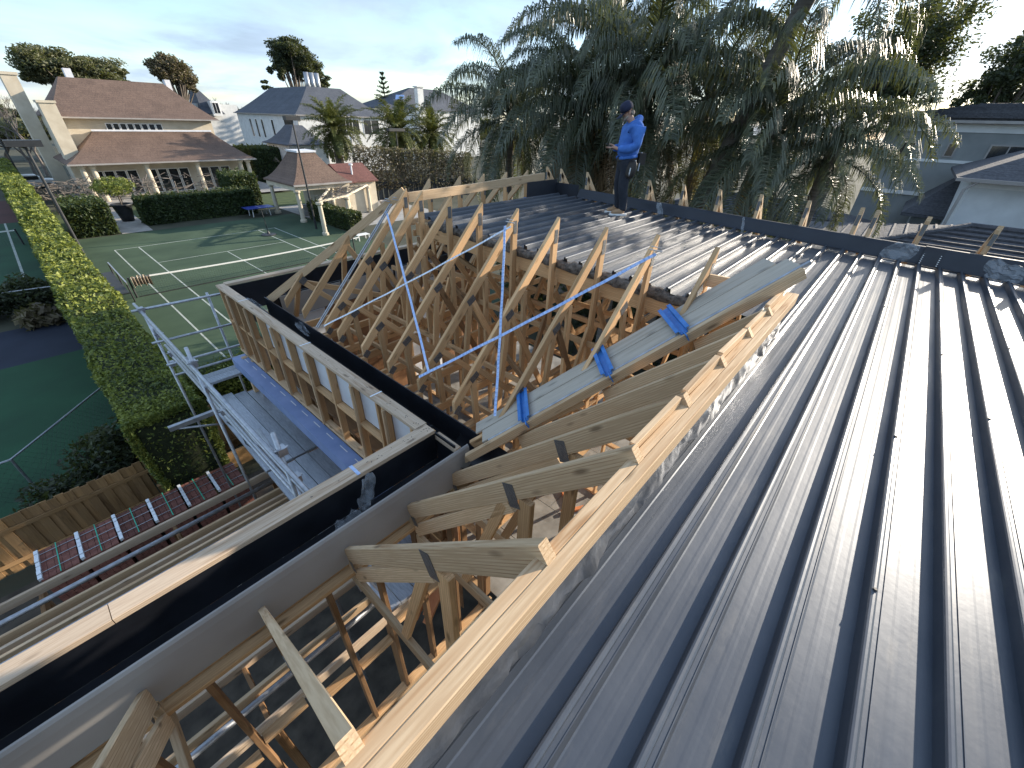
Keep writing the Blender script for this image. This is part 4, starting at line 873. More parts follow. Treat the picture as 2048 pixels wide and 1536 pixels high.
# ---- pavilion, pergola and tiled shed by the court
pv = thing('garden_pavilion', 'small open pavilion with flared brown shingle roof at the court corner', 'pavilion')
c0 = at(586, 371, Z=-5.35); px0, py0 = c0.x, c0.y; zE = c0.z; px1 = px0+5.6; py1 = py0+6.5
loft(flare(px0, px1, py0, py1, zE, px0+2.0, px1-2.0, py0+2.2, py1-2.2, zE+2.35, p=1.45, n=6), 'roof', 'shingle_brown', pv)
m = MB(); m.box((px0+1.9, py0+2.1, zE+2.351), (px1-1.9, py1-2.1, zE+2.5)); m.build('roof_cap', 'white_panel', pv)
m = MB(); m.box((px0+.15, py0+.15, zE-.5), (px1-.15, py0+.4, zE-.121)); m.box((px0+.15, py0+.401, zE-.5), (px0+.4, py1-.15, zE-.121)); m.build('fascia_beam', 'render_cream', pv)
for x, yy in ((px0+.35, py0+.35), (px0+.35, py1-.5), (px1-.5, py0+.35)):
    m = MB(); m.lathe([(.3, 0), (.3, .2), (.2, .25), (.17, zE-.75), (.28, zE-.62), (.28, zE-.5)], 12, (x, yy, 0)); m.build('post', 'render_cream', pv)
m = MB(); m.box((px1-2.2, py0+1.2, 0), (px1-.2, py1-.3, zE-.13)); m.build('wall', 'render_cream', pv)
sh = thing('tiled_shed', 'cream shed with red-brown roof joined to the small pavilion', 'shed')
M['roof_red'] = shingle('red_tile', (.12, .045, .035), (.17, .07, .055))
sx0 = px1-.1; m = MB(); m.box((sx0, py0+.8, 0), (sx0+3.2, py0+6, 2.9)); m.build('wall', 'render_cream', sh)
loft([(sx0-.2, sx0+3.4, py0+.5, py0+6.2, 2.9), (sx0-.2, sx0+3.4, py0+.5, py0+6.2, 3.0), (sx0-.2, sx0+3.4, py0+3.2, py0+3.4, 4.4)], 'roof', 'roof_red', sh)
m = MB(); m.lathe([(.09, 0), (.09, .9), (.2, .95), (.2, 1.1)], 10, (sx0+1.2, py0+1.6, 3.4)); m.build('flue', 'white_panel', sh)
pg = thing('vine_pergola', 'white-posted pergola with bare vine along the right court edge', 'pergola')
pp = [at(652, 470, Z=-H), at(703, 455, Z=-H), at(672, 432, Z=-H), at(742, 425, Z=-H)]
for p_ in pp: m = MB(); m.lathe([(.26, 0), (.26, .2), (.18, .25), (.16, 2.3), (.28, 2.4), (.28, 2.55)], 12, (p_.x, p_.y, 0)); m.build('post', 'render_cream', pg)
for a_, b_ in ((0, 1), (2, 3), (0, 2), (1, 3)): m = MB(); m.bar((pp[a_].x, pp[a_].y, 2.62), (pp[b_].x, pp[b_].y, 2.62), .14, .14); m.build('beam', 'render_cream', pg)
m = MB()
for k in range(70):
    t = rng.random(2); a_ = pp[0].lerp(pp[1], t[0]); b_ = pp[2].lerp(pp[3], t[0]); q_ = a_.lerp(b_, t[1]); e = rng.normal(0, .5, 6)
    m.tube([(q_.x, q_.y, 2.7), (q_.x+e[0], q_.y+e[1], 2.85+.2*e[2]), (q_.x+e[0]+e[3], q_.y+e[1]+e[4], 2.8+.25*e[5])], [.03, .02, .008], 4)
m.build('vine', 'twig', pg)
hv = thing('bare_vine', 'tangle of bare vine stems along the porch of the cream house', 'vine'); m = MB()
for k in range(260):
    x = rng.uniform(1.5, 20) if k % 2 else rng.uniform(1.5, 9); yy = rng.uniform(56.5, 59.5); z = rng.uniform(1.2, 2.6); e = rng.normal(0, .7, 6)
    m.tube([(x, yy, z), (x+e[0], yy+e[1]*.5, z+.4*abs(e[2])), (x+e[0]+e[3], yy+e[4]*.5, z+.4*e[5])], [.045, .03, .01], 4)
for x in np.arange(2, 20, 2.4): m.tube([(x, 58, 0), (x+.1, 58, 2.2)], .06, 5)
m.build('stems', 'twig', hv)
# potted tree on the path, urns
def pot(name, label, c, s, tree=False):
    t = thing(name, label, 'pot'); m = MB(); m.lathe([(.32*s, 0), (.42*s, .5*s), (.52*s, .95*s), (.56*s, .97*s), (.56*s, 1.05*s), (.46*s, 1.05*s), (.42*s, .9*s)], 18, (c[0], c[1], .02)); m.build('pot', 'fascia' if not tree else 'dark_metal', t, True)
    if tree:
        m = MB(); m.tube([(c[0], c[1], .8*s), (c[0]+.05, c[1], 1.7*s)], .05, 6); m.build('trunk', 'bark', t)
        d = randdir(2200); rr = rng.random(2200)**.4; leafcloud('leaves', np.c_[c[0]+d[:, 0]*1.15*rr*s, c[1]+d[:, 1]*1.15*rr*s, 2.1*s+d[:, 2]*.55*rr*s], .1, 'leaf_hedge', t)['kind'] = 'stuff'
a_ = at(258, 442, Z=-H); pot('potted_tree', 'clipped tree in a large dark pot on the paved garden path', (a_.x, a_.y), 1.35, True)
a_ = at(738, 425, Z=-H); pot('garden_urn', 'pale garden urn standing beside the pergola post', (a_.x+2, a_.y), .9)
a_ = at(662, 402, Z=-H); pot('garden_urn', 'grey urn inside the open pavilion', (px0+2, py0+3), .9)
# parked car glimpsed at the far left
cr_ = thing('parked_car', 'white car parked at the far left beside the cream house', 'car'); a_ = at(40, 318, Y=78); x, yy = a_.x, 78
m = MB(); m.add([(x+dx, yy+dy, z) for dy in (0, 1.8) for dx, z in ((-2.1, .35), (2.1, .35), (2.15, .75), (1.9, .95), (1.1, 1.0), (.5, 1.5), (-1.0, 1.52), (-1.7, 1.05), (-2.15, .95))], [tuple(range(8, -1, -1)), tuple(range(9, 18))]+[(k, (k+1) % 9, 9+(k+1) % 9, 9+k) for k in range(9)]); m.build('body', 'white', cr_)
m = MB(); m.box((x-1.1, yy-.01, 1.03), (x+.65, yy+1.81, 1.42)); m.build('window', 'glass', cr_)
for dx in (-1.3, 1.3):
    for dy in (.05, 1.75): m = MB(); m.tube([(x+dx, yy+dy-.1, .33), (x+dx, yy+dy+.1, .33)], .33, 16); m.build('wheel', 'dark_metal', cr_)
# ---- right-hand neighbours
g1 = thing('grey_house', 'grey two-storey house with ribbed dark tile roof at the right edge', 'house')
XH = 36.0; ya = at(1785, 235, X=XH).y; zE = at(1900, 242, X=XH).z; zR = at(1866, 206, X=XH+6).z
m = MB(); m.box((XH+.4, -20, 0), (XH+16, ya, zE)); m.build('wall', 'render_grey', g1)
loft([(XH, XH+16.5, -20.5, ya+.4, zE), (XH, XH+16.5, -20.5, ya+.4, zE+.2), (XH+6, XH+9, -14, ya-4.0, zR)], 'roof', 'tile_dark', g1)
m = MB()
for k in range(10):
    t = k/10; x = XH+6*t-.04; z = zE+.2+(zR-zE-.2)*t; m.bar((x, -20.5+6*t, z), (x, ya+.4-4.4*t, z), .22, .09)
m.build('tile_courses', 'tile_dark', g1)
m = MB(); m.box((XH+.34, -20, zE-.5), (XH+.40, ya, zE-.05)); m.box((XH+.36, -20, zE-2.0), (XH+.40, ya, zE-1.85)); zz1 = at(1850, 385, X=XH+.4).z; m.box((XH+.3, -20, zz1-.2), (XH+.40, ya, zz1)); m.build('trim_band', 'render_white', g1)
def wx(pa, pb, qa, qb, mull=0): window(g1, at(pb, qa, X=XH+.4).y, at(pa, qa, X=XH+.4).y, at(pa, qb, X=XH+.4).z, at(pa, qa, X=XH+.4).z, XH+.4, axis='x', mull=mull, frame='fascia')
wx(1805, 1832, 285, 312); wx(1900, 1915, 288, 312); wx(1985, 2060, 292, 330, 1)
g2 = thing('white_gabled_house', 'pale rendered house end with low tile roof at right, beyond the dark tiles', 'house')
XW = 27.0; y0 = at(1958, 345, X=XW).y; ze2 = at(1972, 357, X=XW).z
m = MB(); m.box((XW, -26, 0), (XW+8, y0, ze2)); m.build('wall', 'render_white', g2)
m = MB(); m.box((XW-.06, -26, ze2-.35), (XW, y0+.05, ze2-.12)); m.build('eave_trim', 'white', g2)
loft([(XW-.6, XW+8.5, -26.5, y0+.6, ze2-.12), (XW-.6, XW+8.5, -26.5, y0+.6, ze2), (XW+3.8, XW+4.2, -20, y0-3.6, ze2+1.9)], 'roof', 'tile_dark', g2)
def hiproof(t, x0, x1, y0, y1, ze_, zr_, ins, nm='roof'):
    loft([(x0, x1, y0, y1, ze_-.12), (x0, x1, y0, y1, ze_), (x0+ins, x1-ins, y0+ins, y1-ins, zr_)], nm, 'tile_dark', t); m = MB(); n = 14
    for k in range(n):
        q_ = k/n; z = ze_+(zr_-ze_)*q_+.02; i_ = ins*q_-.02; m.bar((x0+i_, y0+i_, z), (x0+i_, y1-i_, z), .10, .05); m.bar((x0+i_, y1-i_, z-.01), (x1-i_, y1-i_, z-.01), .06, .02)
    m.build('tile_courses', 'tile_dark', t)
    m = MB(); [m.tube([a_, b_], .09, 8) for a_, b_ in (((x0, y1, ze_+.03), (x0+ins, y1-ins, zr_+.03)), ((x0, y0, ze_+.03), (x0+ins, y0+ins, zr_+.03)), ((x0+ins, y0+ins, zr_+.03), (x0+ins, y1-ins, zr_+.03)))]; m.build('ridge_tiles', 'tile_dark', t)
g3 = thing('tiled_roof_house', 'house with dark tile hip roof and pale ridge just beyond the upstand', 'house')
m = MB(); m.box((15.6, -14, 0), (24.4, 2.4, H-3.75)); m.build('wall', 'render_white', g3); hiproof(g3, 15, 25, -15, 3.0, H-3.65, H-2.42, 4.9)
g4 = thing('tiled_roof_house', 'dark tile roof glimpsed between the palms and the porch roof', 'house')
m = MB(); m.box((25.8, .6, 0), (33, 12, H-4.6)); m.build('wall', 'render_white', g4); hiproof(g4, 25.3, 33.5, .2, 12.5, H-4.5, H-3.4, 3.9)
g5 = thing('porch_roof', 'small dark hipped porch roof in front of the grey house', 'porch')
a_ = at(1803, 424, X=31); b_ = at(1905, 440, X=31); m = MB(); m.box((31.6, b_.y-3, 0), (35.5, a_.y-.5, a_.z-.1)); m.build('wall', 'render_grey', g5)
loft([(31, 36.3, b_.y-3, a_.y, a_.z-.15), (31, 36.3, b_.y-3, a_.y, a_.z), (34.5, 36.2, b_.y-3, a_.y-2, a_.z+1.9)], 'roof', 'tile_dark', g5)

# gutters and downpipes along the eaves in view
def gutter(t, a, b, drops=()):
    m = MB(); a, b = Vector(a), Vector(b); m.bar(a, b, .16, .13); m.build('gutter', 'fascia', t)
    for q_ in drops:
        p_ = a.lerp(b, q_); m = MB(); m.tube([p_, p_+Vector((.0, .35, -.35)), (p_.x, p_.y+.35, .2)], .055, 8); m.build('downpipe', 'fascia', t)
gutter(h1, (xl, YP-.09, ze-.06), (xr, YP-.09, ze-.06)); gutter(h1, (ux0-.4, 66.71, zu-.06), (ux1+.7, 66.71, zu-.06))
gutter(h2, (cx, cy-.09, at(590, 229, Y=75).z-.06), (xe, cy-.09, at(590, 229, Y=75).z-.06), (.02, .55)); gutter(h2, (cx-.09, cy, at(590, 229, Y=75).z-.06), (cx-.09, yb, at(590, 229, Y=75).z-.06))
gutter(pv, (px0, py0-.09, c0.z-.06), (px1, py0-.09, c0.z-.06)); gutter(g1, (XH-.09, -20.5, zE-.02), (XH-.09, ya+.4, zE-.02)); gutter(g2, (XW-.69, -26.5, ze2-.06), (XW-.69, y0+.6, ze2-.06), (.97,))
# ================================================================== trees
def crown_points(ells, n, clumps=40, tight=.33):
    P = []; C = []
    tot = sum(e[3]*e[4]*e[5] for e in ells)
    for cx_, cy_, cz_, rx, ry, rz in ells:
        k = max(6, int(clumps*rx*ry*rz/tot)); d = randdir(k); r_ = rng.uniform(.3, .92, k)[:, None]; c = np.array([cx_, cy_, cz_])+d*r_*np.array([rx, ry, rz]); C.append(c)
        m_ = int(n*rx*ry*rz/tot); idx = rng.integers(0, k, m_); dd = randdir(m_); rad = rng.random(m_)[:, None]**.5
        sz = rng.uniform(.7, 1.3, k)[idx][:, None]
        P.append(c[idx]+dd*rad*sz*tight*np.array([rx, ry, rz*.8]))
    return np.concatenate(P), np.concatenate(C)
def tree(name, label, base, ells, n, size, mat, trunk_r=.35, clumps=40, group=None, fork=.45, tight=.33):
    t = thing(name, label, 'tree', group=group); P, C = crown_points(ells, n, clumps, tight); leafcloud('crown', P, size, mat, t)['kind'] = 'stuff'
    zt = np.mean([e[2] for e in ells]); cxm, cym = np.mean([e[0] for e in ells]), np.mean([e[1] for e in ells]); m = MB(); f = Vector((base[0]+(cxm-base[0])*.4, base[1]+(cym-base[1])*.4, zt*fork))
    m.tube([(base[0], base[1], 0), (base[0]+.1, base[1], f.z*.5), f], [trunk_r, trunk_r*.85, trunk_r*.7], 8)
    for c in C[::max(1, len(C)//24)]:
        mid = f.lerp(Vector(c), .5)+Vector((0, 0, .3)); m.tube([f, mid, c], [trunk_r*.5, trunk_r*.28, trunk_r*.08], 5)
    m.build('trunk', 'bark', t); return t
def ell(px, py, Y, wpx, hpx, dep=.8):
    c = at(px, py, Y=Y); dist = Vector((c.x, c.y, c.z-H)).dot(Fv)/808.73; return (c.x, c.y, c.z, wpx*.5*dist, wpx*.5*dist*dep, hpx*.5*dist*1.05)
e = [ell(110, 128, 118, 120, 62), ell(180, 140, 120, 120, 48), ell(235, 155, 122, 50, 30), ell(60, 150, 118, 50, 40)]
tree('gum_tree', 'broad olive gum tree behind the brown-roofed cream house', (e[0][0]+3, 118), e, 42000, .26, 'leaf_gum', .6, 150, tight=.36)
e = [ell(340, 140, 105, 70, 55), ell(372, 165, 106, 50, 35), ell(315, 135, 105, 40, 30)]
tree('umbrella_pine', 'dark umbrella-shaped pine standing right of the brown-roofed house', (at(362, 200, Y=105).x, 105), e, 22000, .2, 'leaf_brown', .5, 90, fork=.5, tight=.34)
e = [ell(585, 105, 112, 90, 50), ell(560, 140, 112, 45, 50), ell(610, 140, 113, 80, 45), ell(640, 165, 114, 50, 30), ell(575, 85, 112, 50, 25), ell(530, 170, 112, 30, 25)]
tree('gum_tree', 'tall dark rounded gum tree rising behind the slate roof and metal flues', (at(595, 190, Y=112).x, 112), e, 42000, .22, 'leaf_dark', .6, 130, tight=.33)
e = [ell(1790, 110, 60, 150, 130, .9), ell(1850, 100, 62, 70, 80), ell(1700, 150, 58, 100, 80), ell(1810, 60, 62, 80, 50)]
e = [(x*.55, y*.55, H+(z-H)*.55, a*.55, b_*.55, c_*.55) for x, y, z, a, b_, c_ in [(*at(px, py, X=64), wp*.5*64/560, wp*.4*64/560, hp*.5*64/560) for px, py, wp, hp in ((1800, 110, 130, 120), (1852, 115, 60, 110), (1740, 160, 110, 70), (1820, 62, 80, 50), (1780, 190, 90, 60))]]
tree('gum_tree', 'backlit rounded gum tree behind the weeping palms near the bright sky', (e[0][0], e[0][1]+1), e, 26000, .10, 'leaf_dark', .3, 130, fork=.75, tight=.24)
e = [(*at(px, py, X=48), wp*.5*48/560, wp*.4*48/560, hp*.5*48/560) for px, py, wp, hp in ((2010, 165, 80, 60), (1975, 190, 50, 30), (2060, 150, 70, 80))]
tree('street_tree', 'dark rounded tree behind the grey house roof at the right edge', (e[0][0], e[0][1]), e, 16000, .13, 'leaf_dark', .3, 80, tight=.24)
def bare_tree(name, label, base, h, spread, group=None, seed=1, mat='twig'):
    t = thing(name, label, 'tree', group=group); m = MB(); rn = random.Random(seed)
    def grow(p, d, l, r, k):
        q = p+d*l; m.tube([p, p.lerp(q, .5)+Vector((rn.uniform(-.05, .05)*l,)*3), q], [r, r*.85, r*.65], 4 if k < 3 else 6, False)
        if k == 0: return
        for i in range(3 if k > 1 else 4):
            e_ = (d+Vector((rn.uniform(-1, 1)*spread, rn.uniform(-1, 1)*spread, rn.uniform(-.15, .55)))).normalized(); grow(q, e_, l*rn.uniform(.62, .8), r*.58, k-1)
    grow(Vector((*base, 0)), Vector((0, 0, 1)), h*.3, h*.02, 5); m.build('branches', mat, t); return t
for i, (px, Y, h, lab) in enumerate(((440, 120, 11, 'bare winter tree beyond the dormer house'), (700, 105, 12, 'bare rounded winter tree between slate roof and conifer'), (262, 118, 11, 'bare tree rising behind the right end of the brown roof'), (30, 92, 10.5, 'bare tree at the far left beside tall cream chimney'), (485, 118, 11, 'bare tree left of the tall dark gum tree'), (8, 80, 9.5, 'bare brownish tree cut by the left edge'))):
    bare_tree('bare_tree', lab, (at(px, 230, Y=Y).x, Y), h, .75, 'bare winter trees', i+3)
np_ = thing('conifer', 'tiered conifer with bare gaps left of the distant white chimney', 'tree'); c = at(770, 200, Y=100); zt = at(765, 145, Y=100).z; m = MB(); m.tube([(c.x, 100, 0), (c.x, 100, zt)], [.35, .04], 6); m.build('trunk', 'bark', np_)
P = []
for k in range(13):
    z = zt-.4-k*.85; r_ = .35+k*.33
    for a_ in range(7):
        th = a_*.9+k*.5+rng.random()*.3
        for s in np.linspace(.1, 1, 26): P.append((c.x+math.cos(th)*r_*s+rng.normal(0, .07), 100+math.sin(th)*r_*s+rng.normal(0, .07), z+.45*s*s+rng.normal(0, .07)))
leafcloud('crown', np.array(P), .26, 'leaf_pine', np_, .3)['kind'] = 'stuff'
# screen hedge with sparse brown leaf
sc = thing('screen_hedge', 'tall clipped screen hedge with sparse brown leaves beside canary palms', 'hedge'); P = []
n = 15000; u = rng.random(n); x = 26.8+u*14.5; yy = 47.8-u*3.8+rng.normal(0, .28, n); z = 1.2+rng.random(n)*(4.6-.9*u)+.12*np.sin(x*3)
leafcloud('leaves', np.c_[x, yy, z], .13, 'leaf_brown', sc)['kind'] = 'stuff'
m = MB()
for k in range(75):
    x = 26.9+k*.19; yy = 47.7-k*.05; m.tube([(x, yy, 0), (x+rng.normal(0, .05), yy, 2.5), (x+rng.normal(0, .15), yy, 5.4-.012*k)], [.05, .035, .012], 4)
for z in np.arange(1.4, 5.2, .42): m.tube([(26.8, 47.8, z), (41, 44.0, z-.3)], .02, 4)
m.build('stems', 'twig', sc)
vt = bare_tree('bare_climber', 'bare climbing shrub in front of the low slate wing', (at(590, 330, Y=60).x, 60), 6.0, .8, None, 21)
# ---- palms: fronds are shared meshes, each placed as its own part
def frond_mesh(name, L_, e0, droop, nl, ll, hang, w, mat, seed, vshape=.5, r0=.028):
    """rachis leaves the hub along +x at elevation e0 and bends down; leaflets hang from it"""
    rs = np.random.default_rng(seed); ns = 14; pts = []; p = np.zeros(3); e = e0
    for i in range(ns+1):
        pts.append(p.copy()); s = i/ns; e -= droop/ns*(.5+1.1*s); p = p+np.array([math.cos(e), rs.normal(0, .02), math.sin(e)])*L_/ns
    pts = np.array(pts); m = MB(); m.tube([tuple(q) for q in pts], [r0*(1-.85*i/ns) for i in range(ns+1)], 5); v, f = list(m.v), list(m.f)
    for k in range(nl):
        s = .12+.88*(k+.5)/nl; i = min(int(s*ns), ns-1); t = s*ns-i; c = pts[i]*(1-t)+pts[i+1]*t; d = pts[i+1]-pts[i]; d = d/np.linalg.norm(d)
        sd = np.array([0, 1.0, 0]); up = np.cross(sd, d)*-1; up = up if up[2] > 0 else -up
        l = ll*(.45+1.1*math.sin(math.pi*min(1, s*.9+.08)))*rs.uniform(.8, 1.15)/1.4
        for sg in (-1, 1):
            o = d*rs.uniform(.35, .75)+sd*sg+up*(vshape+rs.normal(0, .35)); o = o/np.linalg.norm(o)
            q0 = c; q1 = c+o*l*.42; o2 = o*(1-hang)+np.array([0, 0, -1.0])*hang*1.15; q2 = q1+o2/np.linalg.norm(o2)*l*.34; o3 = o*(1-hang)*.3+np.array([0, 0, -1.0])*hang+rs.normal(0, .1, 3); q3 = q2+o3/(np.linalg.norm(o3)+1e-6)*l*.3
            wv_ = np.cross(o, up); wv_ = wv_/(np.linalg.norm(wv_)+1e-6)*w
            b = len(v); v += [tuple(q0-wv_*.5), tuple(q0+wv_*.5), tuple(q1-wv_), tuple(q1+wv_), tuple(q2-wv_*.8), tuple(q2+wv_*.8), tuple(q3)]
            f += [(b, b+1, b+3, b+2), (b+2, b+3, b+5, b+4), (b+4, b+5, b+6)]
    me = pymesh(name, v, f); me.materials.append(M[mat]); return me
QF = {}
for e_ in (84, 70, 55, 38, 18, -8, -35): QF[e_] = [frond_mesh('weeping_frond', 3.5, R(e_), R(105 if e_ > 30 else 80), 112, .64, .62, .013, 'leaf_palm', 100+e_+k, .45) for k in range(4)]
OF = [frond_mesh('old_frond', 2.7, R(-45), R(45), 80, .6, .85, .013, 'leaf_palm_old', 900+k, .2) for k in range(2)]
def palm(name, label, hub, base, meshes, n_per, old=0, s=1.0, seed=1, trunk_r=.17, mat='palm_trunk', group=None, oldm=None):
    t = thing(name, label, 'palm tree', group=group); rn = random.Random(seed); hub, base = Vector(hub), Vector(base)
    mid = base.lerp(hub, .55)+Vector((0, (hub.y-base.y)*-.12, 0)); m = MB(); pts = [base.lerp(mid, k/12) for k in range(12)]+[mid.lerp(hub, k/10) for k in range(11)]
    m.tube(pts, [trunk_r*(1.25-.4*i/22+.05*(i % 2)) for i in range(23)], 10); m.build('trunk', mat, t, True)
    m = MB(); m.lathe([(trunk_r*.8, -.5), (trunk_r*1.1, -.25), (trunk_r*.9, .1), (.05, .5)], 8, hub); m.build('crownshaft', mat, t, True)
    for e_, ms in meshes.items():
        for k in range(n_per.get(e_, 0)):
            o = bpy.data.objects.new('frond', ms[k % len(ms)]); COL.objects.link(o); o.parent = t; o.location = hub+Vector((0, 0, rn.uniform(-.15, .12)))
            o.rotation_euler = (rn.uniform(-.08, .08), rn.uniform(-.1, .1), 2*math.pi*(k+rn.uniform(-.3, .3))/max(1, n_per[e_])+e_*.7+seed); q = s*rn.uniform(.85, 1.15); o.scale = (q, q, q)
    for k in range(old):
        o = bpy.data.objects.new('dead_frond', (oldm or OF)[k % 2]); COL.objects.link(o); o.parent = t; o.location = hub+Vector((0, 0, -.25)); o.rotation_euler = (0, rn.uniform(-.1, .2), 2*math.pi*k/old+seed); q = s*rn.uniform(.8, 1.1); o.scale = (q, q, q)
    return t
NP = {84: 3, 70: 5, 55: 6, 38: 5, 18: 5, -8: 6, -35: 6}
G_ = 'weeping palms behind the upstand'
def hubat(px, py, X): return at(px, py, X=X)
def wpalm(lab, px, py, X, by, old, s, seed, np_=NP, tr=.17):
    h = hubat(px, py, X); palm('weeping_palm', lab, h, (h.x+.1, h.y+by, 0), QF, np_, old, s, seed, tr, group=G_)
wpalm('leftmost weeping palm, its fronds reaching toward the canary palms', 1020, 235, 14.0, 0, 3, 1.05, 3)
wpalm('weeping palm with grey ringed trunk just left of the standing worker', 1165, 215, 13.0, .1, 14, 1.05, 8)
wpalm('weeping palm whose trunk rises directly behind the standing worker', 1285, 195, 13.2, .1, 10, 1.1, 5)
wpalm('tall weeping palm standing behind the others, above the worker', 1225, 90, 16.0, .2, 0, 1.2, 12, {84: 3, 70: 5, 55: 4, 38: 3, 18: 2})
wpalm('low weeping palm hanging over the upstand right of the worker', 1535, 275, 13.0, .2, 2, 1.0, 16)
wpalm('weeping palm filling the gap behind the middle of the upstand', 1420, 200, 15.5, .0, 2, 1.1, 29, {84: 2, 70: 4, 55: 4, 38: 3, 18: 3, -8: 3, -35: 3})
wpalm('rightmost weeping palm drooping beside the grey house', 1665, 310, 13.6, .2, 0, .66, 23, {70: 4, 55: 5, 38: 5, 18: 5, -8: 4, -35: 3})
h_ = hubat(1660, -90, 13.0); palm('weeping_palm', 'weeping palm with thick leaning dark trunk cut by the top of the frame', h_, (13.4, h_.y+2.6, 0), QF, {55: 3, 38: 4, 18: 5, -8: 4}, 0, .95, 19, .2, group=G_)
CF = {e_: [frond_mesh('feather_frond', 5.0, R(e_), R(55 if e_ > 30 else 75), 60, .75, .22, .045, 'leaf_canary', 300+e_+k, .35, .05) for k in range(2)] for e_ in (78, 58, 38, 18, -5, -30)}
CN = {78: 6, 58: 9, 38: 11, 18: 11, -5: 10, -30: 9}
for px, py, lab, sd, s_ in ((668, 258, 'canary palm with round feathery crown in front of the white house', 2, .85), (795, 262, 'canary palm right of its twin, beside the screen hedge', 5, 1.0), (862, 268, 'canary palm crown half hidden by the weeping palms', 9, .95)):
    c = at(px, py, Y=60); palm('canary_palm', lab, c, (c.x, 60, 0), CF, CN, 4, s_, sd, .5, 'bark', 'canary palms in front of the white house', CF[-30])
for (x, yy, r_, h, lab) in ((15.5, 11.5, 2.2, 5.6, 'dark shrub mass below the leftmost weeping palm'), (15.0, 8.0, 2.2, 5.2, 'dark shrub behind the ringed palm trunk'), (15.5, 4.6, 2.0, 4.6, 'dark shrub low behind the worker, under palms'), (19.5, 13.5, 3, 6.0, 'tall dark shrub left of the weeping palms'), (20.5, 3.0, 1.6, 5.0, 'grey-green shrub between palm fronds and grey house')):
    shrub('garden_shrub', lab, (x, yy), r_, h, 'leaf_dark', 5000, .14)
# far suburb: a belt of trees
k = 0
BW = ['behind the tall chimney at far left', 'at the left edge beyond the hedge', 'showing over the dormer house', 'between dormer house and white house', 'behind the right end of the slate roof', 'left of the tiered conifer, far off', 'behind the distant slate-roofed house', 'right of the tiered conifer', 'behind the ridge end of the cream house', 'behind the leftmost weeping palm', 'seen between the first two weeping palms', 'behind the ringed palm trunk', 'far behind the standing worker', 'seen just right of the worker', 'behind the middle weeping palm', 'behind the low weeping palm', 'left of the backlit gum tree', 'below the backlit gum tree']
for px, Y, h, r_ in ((20, 150, 9, 7), (-30, 120, 8, 7), (410, 165, 9, 8), (470, 150, 9, 6), (690, 150, 9, 8), (740, 170, 9, 9), (900, 150, 10, 9), (830, 180, 10, 9), (255, 160, 9, 8), (960, 120, 10, 8), (1050, 110, 9, 8), (1150, 100, 9, 7), (1250, 85, 8, 6), (1350, 80, 8, 6), (1450, 60, 8, 6), (1560, 42, 7, 5), (1660, 30, 7, 4.5), (1720, 20, 7, 4)):
    x = at(px, 240, Y=Y).x; lab = ['green', 'olive', 'dusky'][k % 3]; where = BW[k]
    tree('suburb_tree', 'distant %s tree %s' % (lab, where), (x, Y), [(x, Y, h*.62, r_, r_, h*.38), (x+r_*.6, Y+2, h*.5, r_*.7, r_*.7, h*.3)], 1500, .55, ['leaf_dark', 'leaf_gum', 'leaf_brown'][k % 3], .3, 20, 'distant trees in the belt beyond the houses'); k += 1
# ================================================================== scaffold, loose things and the worker
sf = thing('scaffold', 'galvanised tube scaffold with planks beside the wing wall, overlooking the court', 'scaffold')
def tube(p, q, r=.024, nm='tube', mat='galv'): m = MB(); m.tube([p, q], r, 10); return m.build(nm, mat, sf, True)
rails = [(.66, -3.0), (.74, -3.4), (.80, -3.86), (.82, -4.10)]
for i, (x, z) in enumerate(rails): tube(B(x, 9.75-.05*i, z), B(x+.10, 2.5, z-.02))
for i, (z, ex) in enumerate(((-2.98, 2.6), (-3.62, 2.6), (-4.10, 2.5), (-4.34, 2.5))): tube(B(.55+.05*i, 9.3-.01*i, z), B(ex, 9.24, z-.03))
for x, yy in ((.70, 9.35), (.74, 6.6), (.80, 3.9), (1.72, 9.35)): tube(B(x, yy, -2.75 if yy < 9 else -2.95), B(x, yy, -8.5))
for x, yy, z in [(.68, 9.3, -2.99), (.76, 9.3, -3.5), (.8, 9.28, -3.9), (.74, 6.6, -3.0), (.78, 6.6, -3.44), (.82, 3.9, -3.0), (.86, 3.9, -3.44), (.84, 6.6, -3.9), (.74, 9.33, -4.12)]:
    m = MB(); m.box(B(x-.045, yy-.05, z-.045), B(x+.045, yy+.05, z+.045)); m.tube([B(x-.07, yy, z+.02), B(x+.07, yy, z+.02)], .014, 6); m.build('coupler', 'galv', sf)
tube(B(.85, 8.0, -3.5), B(1.0, 5.6, -4.7), .02, 'brace'); tube(B(.8, 6.4, -3.4), B(1.05, 3.6, -4.7), .02, 'brace'); tube(B(.82, 4.6, -3.1), B(.9, 3.0, -4.7), .02, 'brace')
def plank(x0, x1, y0, y1, z, w_axis='y'):
    m = MB(); m.box(B(x0, y0, z-.05), B(x1, y1, z))
    if w_axis == 'y':
        for k in range(3): c = x0+(x1-x0)*(k+.5)/3; m.box(B(c-.006, y0+.02, z), B(c+.006, y1-.02, z+.004))
    else:
        for k in range(3): c = y0+(y1-y0)*(k+.5)/3; m.box(B(x0+.02, c-.006, z), B(x1-.02, c+.006, z+.004))
    return m.build('plank', 'alu_plank', sf)
for k in range(4):
    x0 = .93+k*.215; plank(x0, x0+.205, 5.9, 8.75-.1*k, -4.78+.01*(k % 2)); plank(x0+.01, x0+.215, 2.6, 5.86, -4.80+.012*((k+1) % 2))
plank(.95, 2.35, 8.80, 9.02, -4.50, 'x'); plank(.98, 2.35, 9.04, 9.24, -4.51, 'x')
m = MB(); m.box(B(.18, 7.88, -4.66), B(1.05, 7.96, -4.58)); m.build('bracket', 'galv', sf); tube(B(.3, 7.9, -4.66), B(1.0, 7.9, -4.95), .02, 'brace')
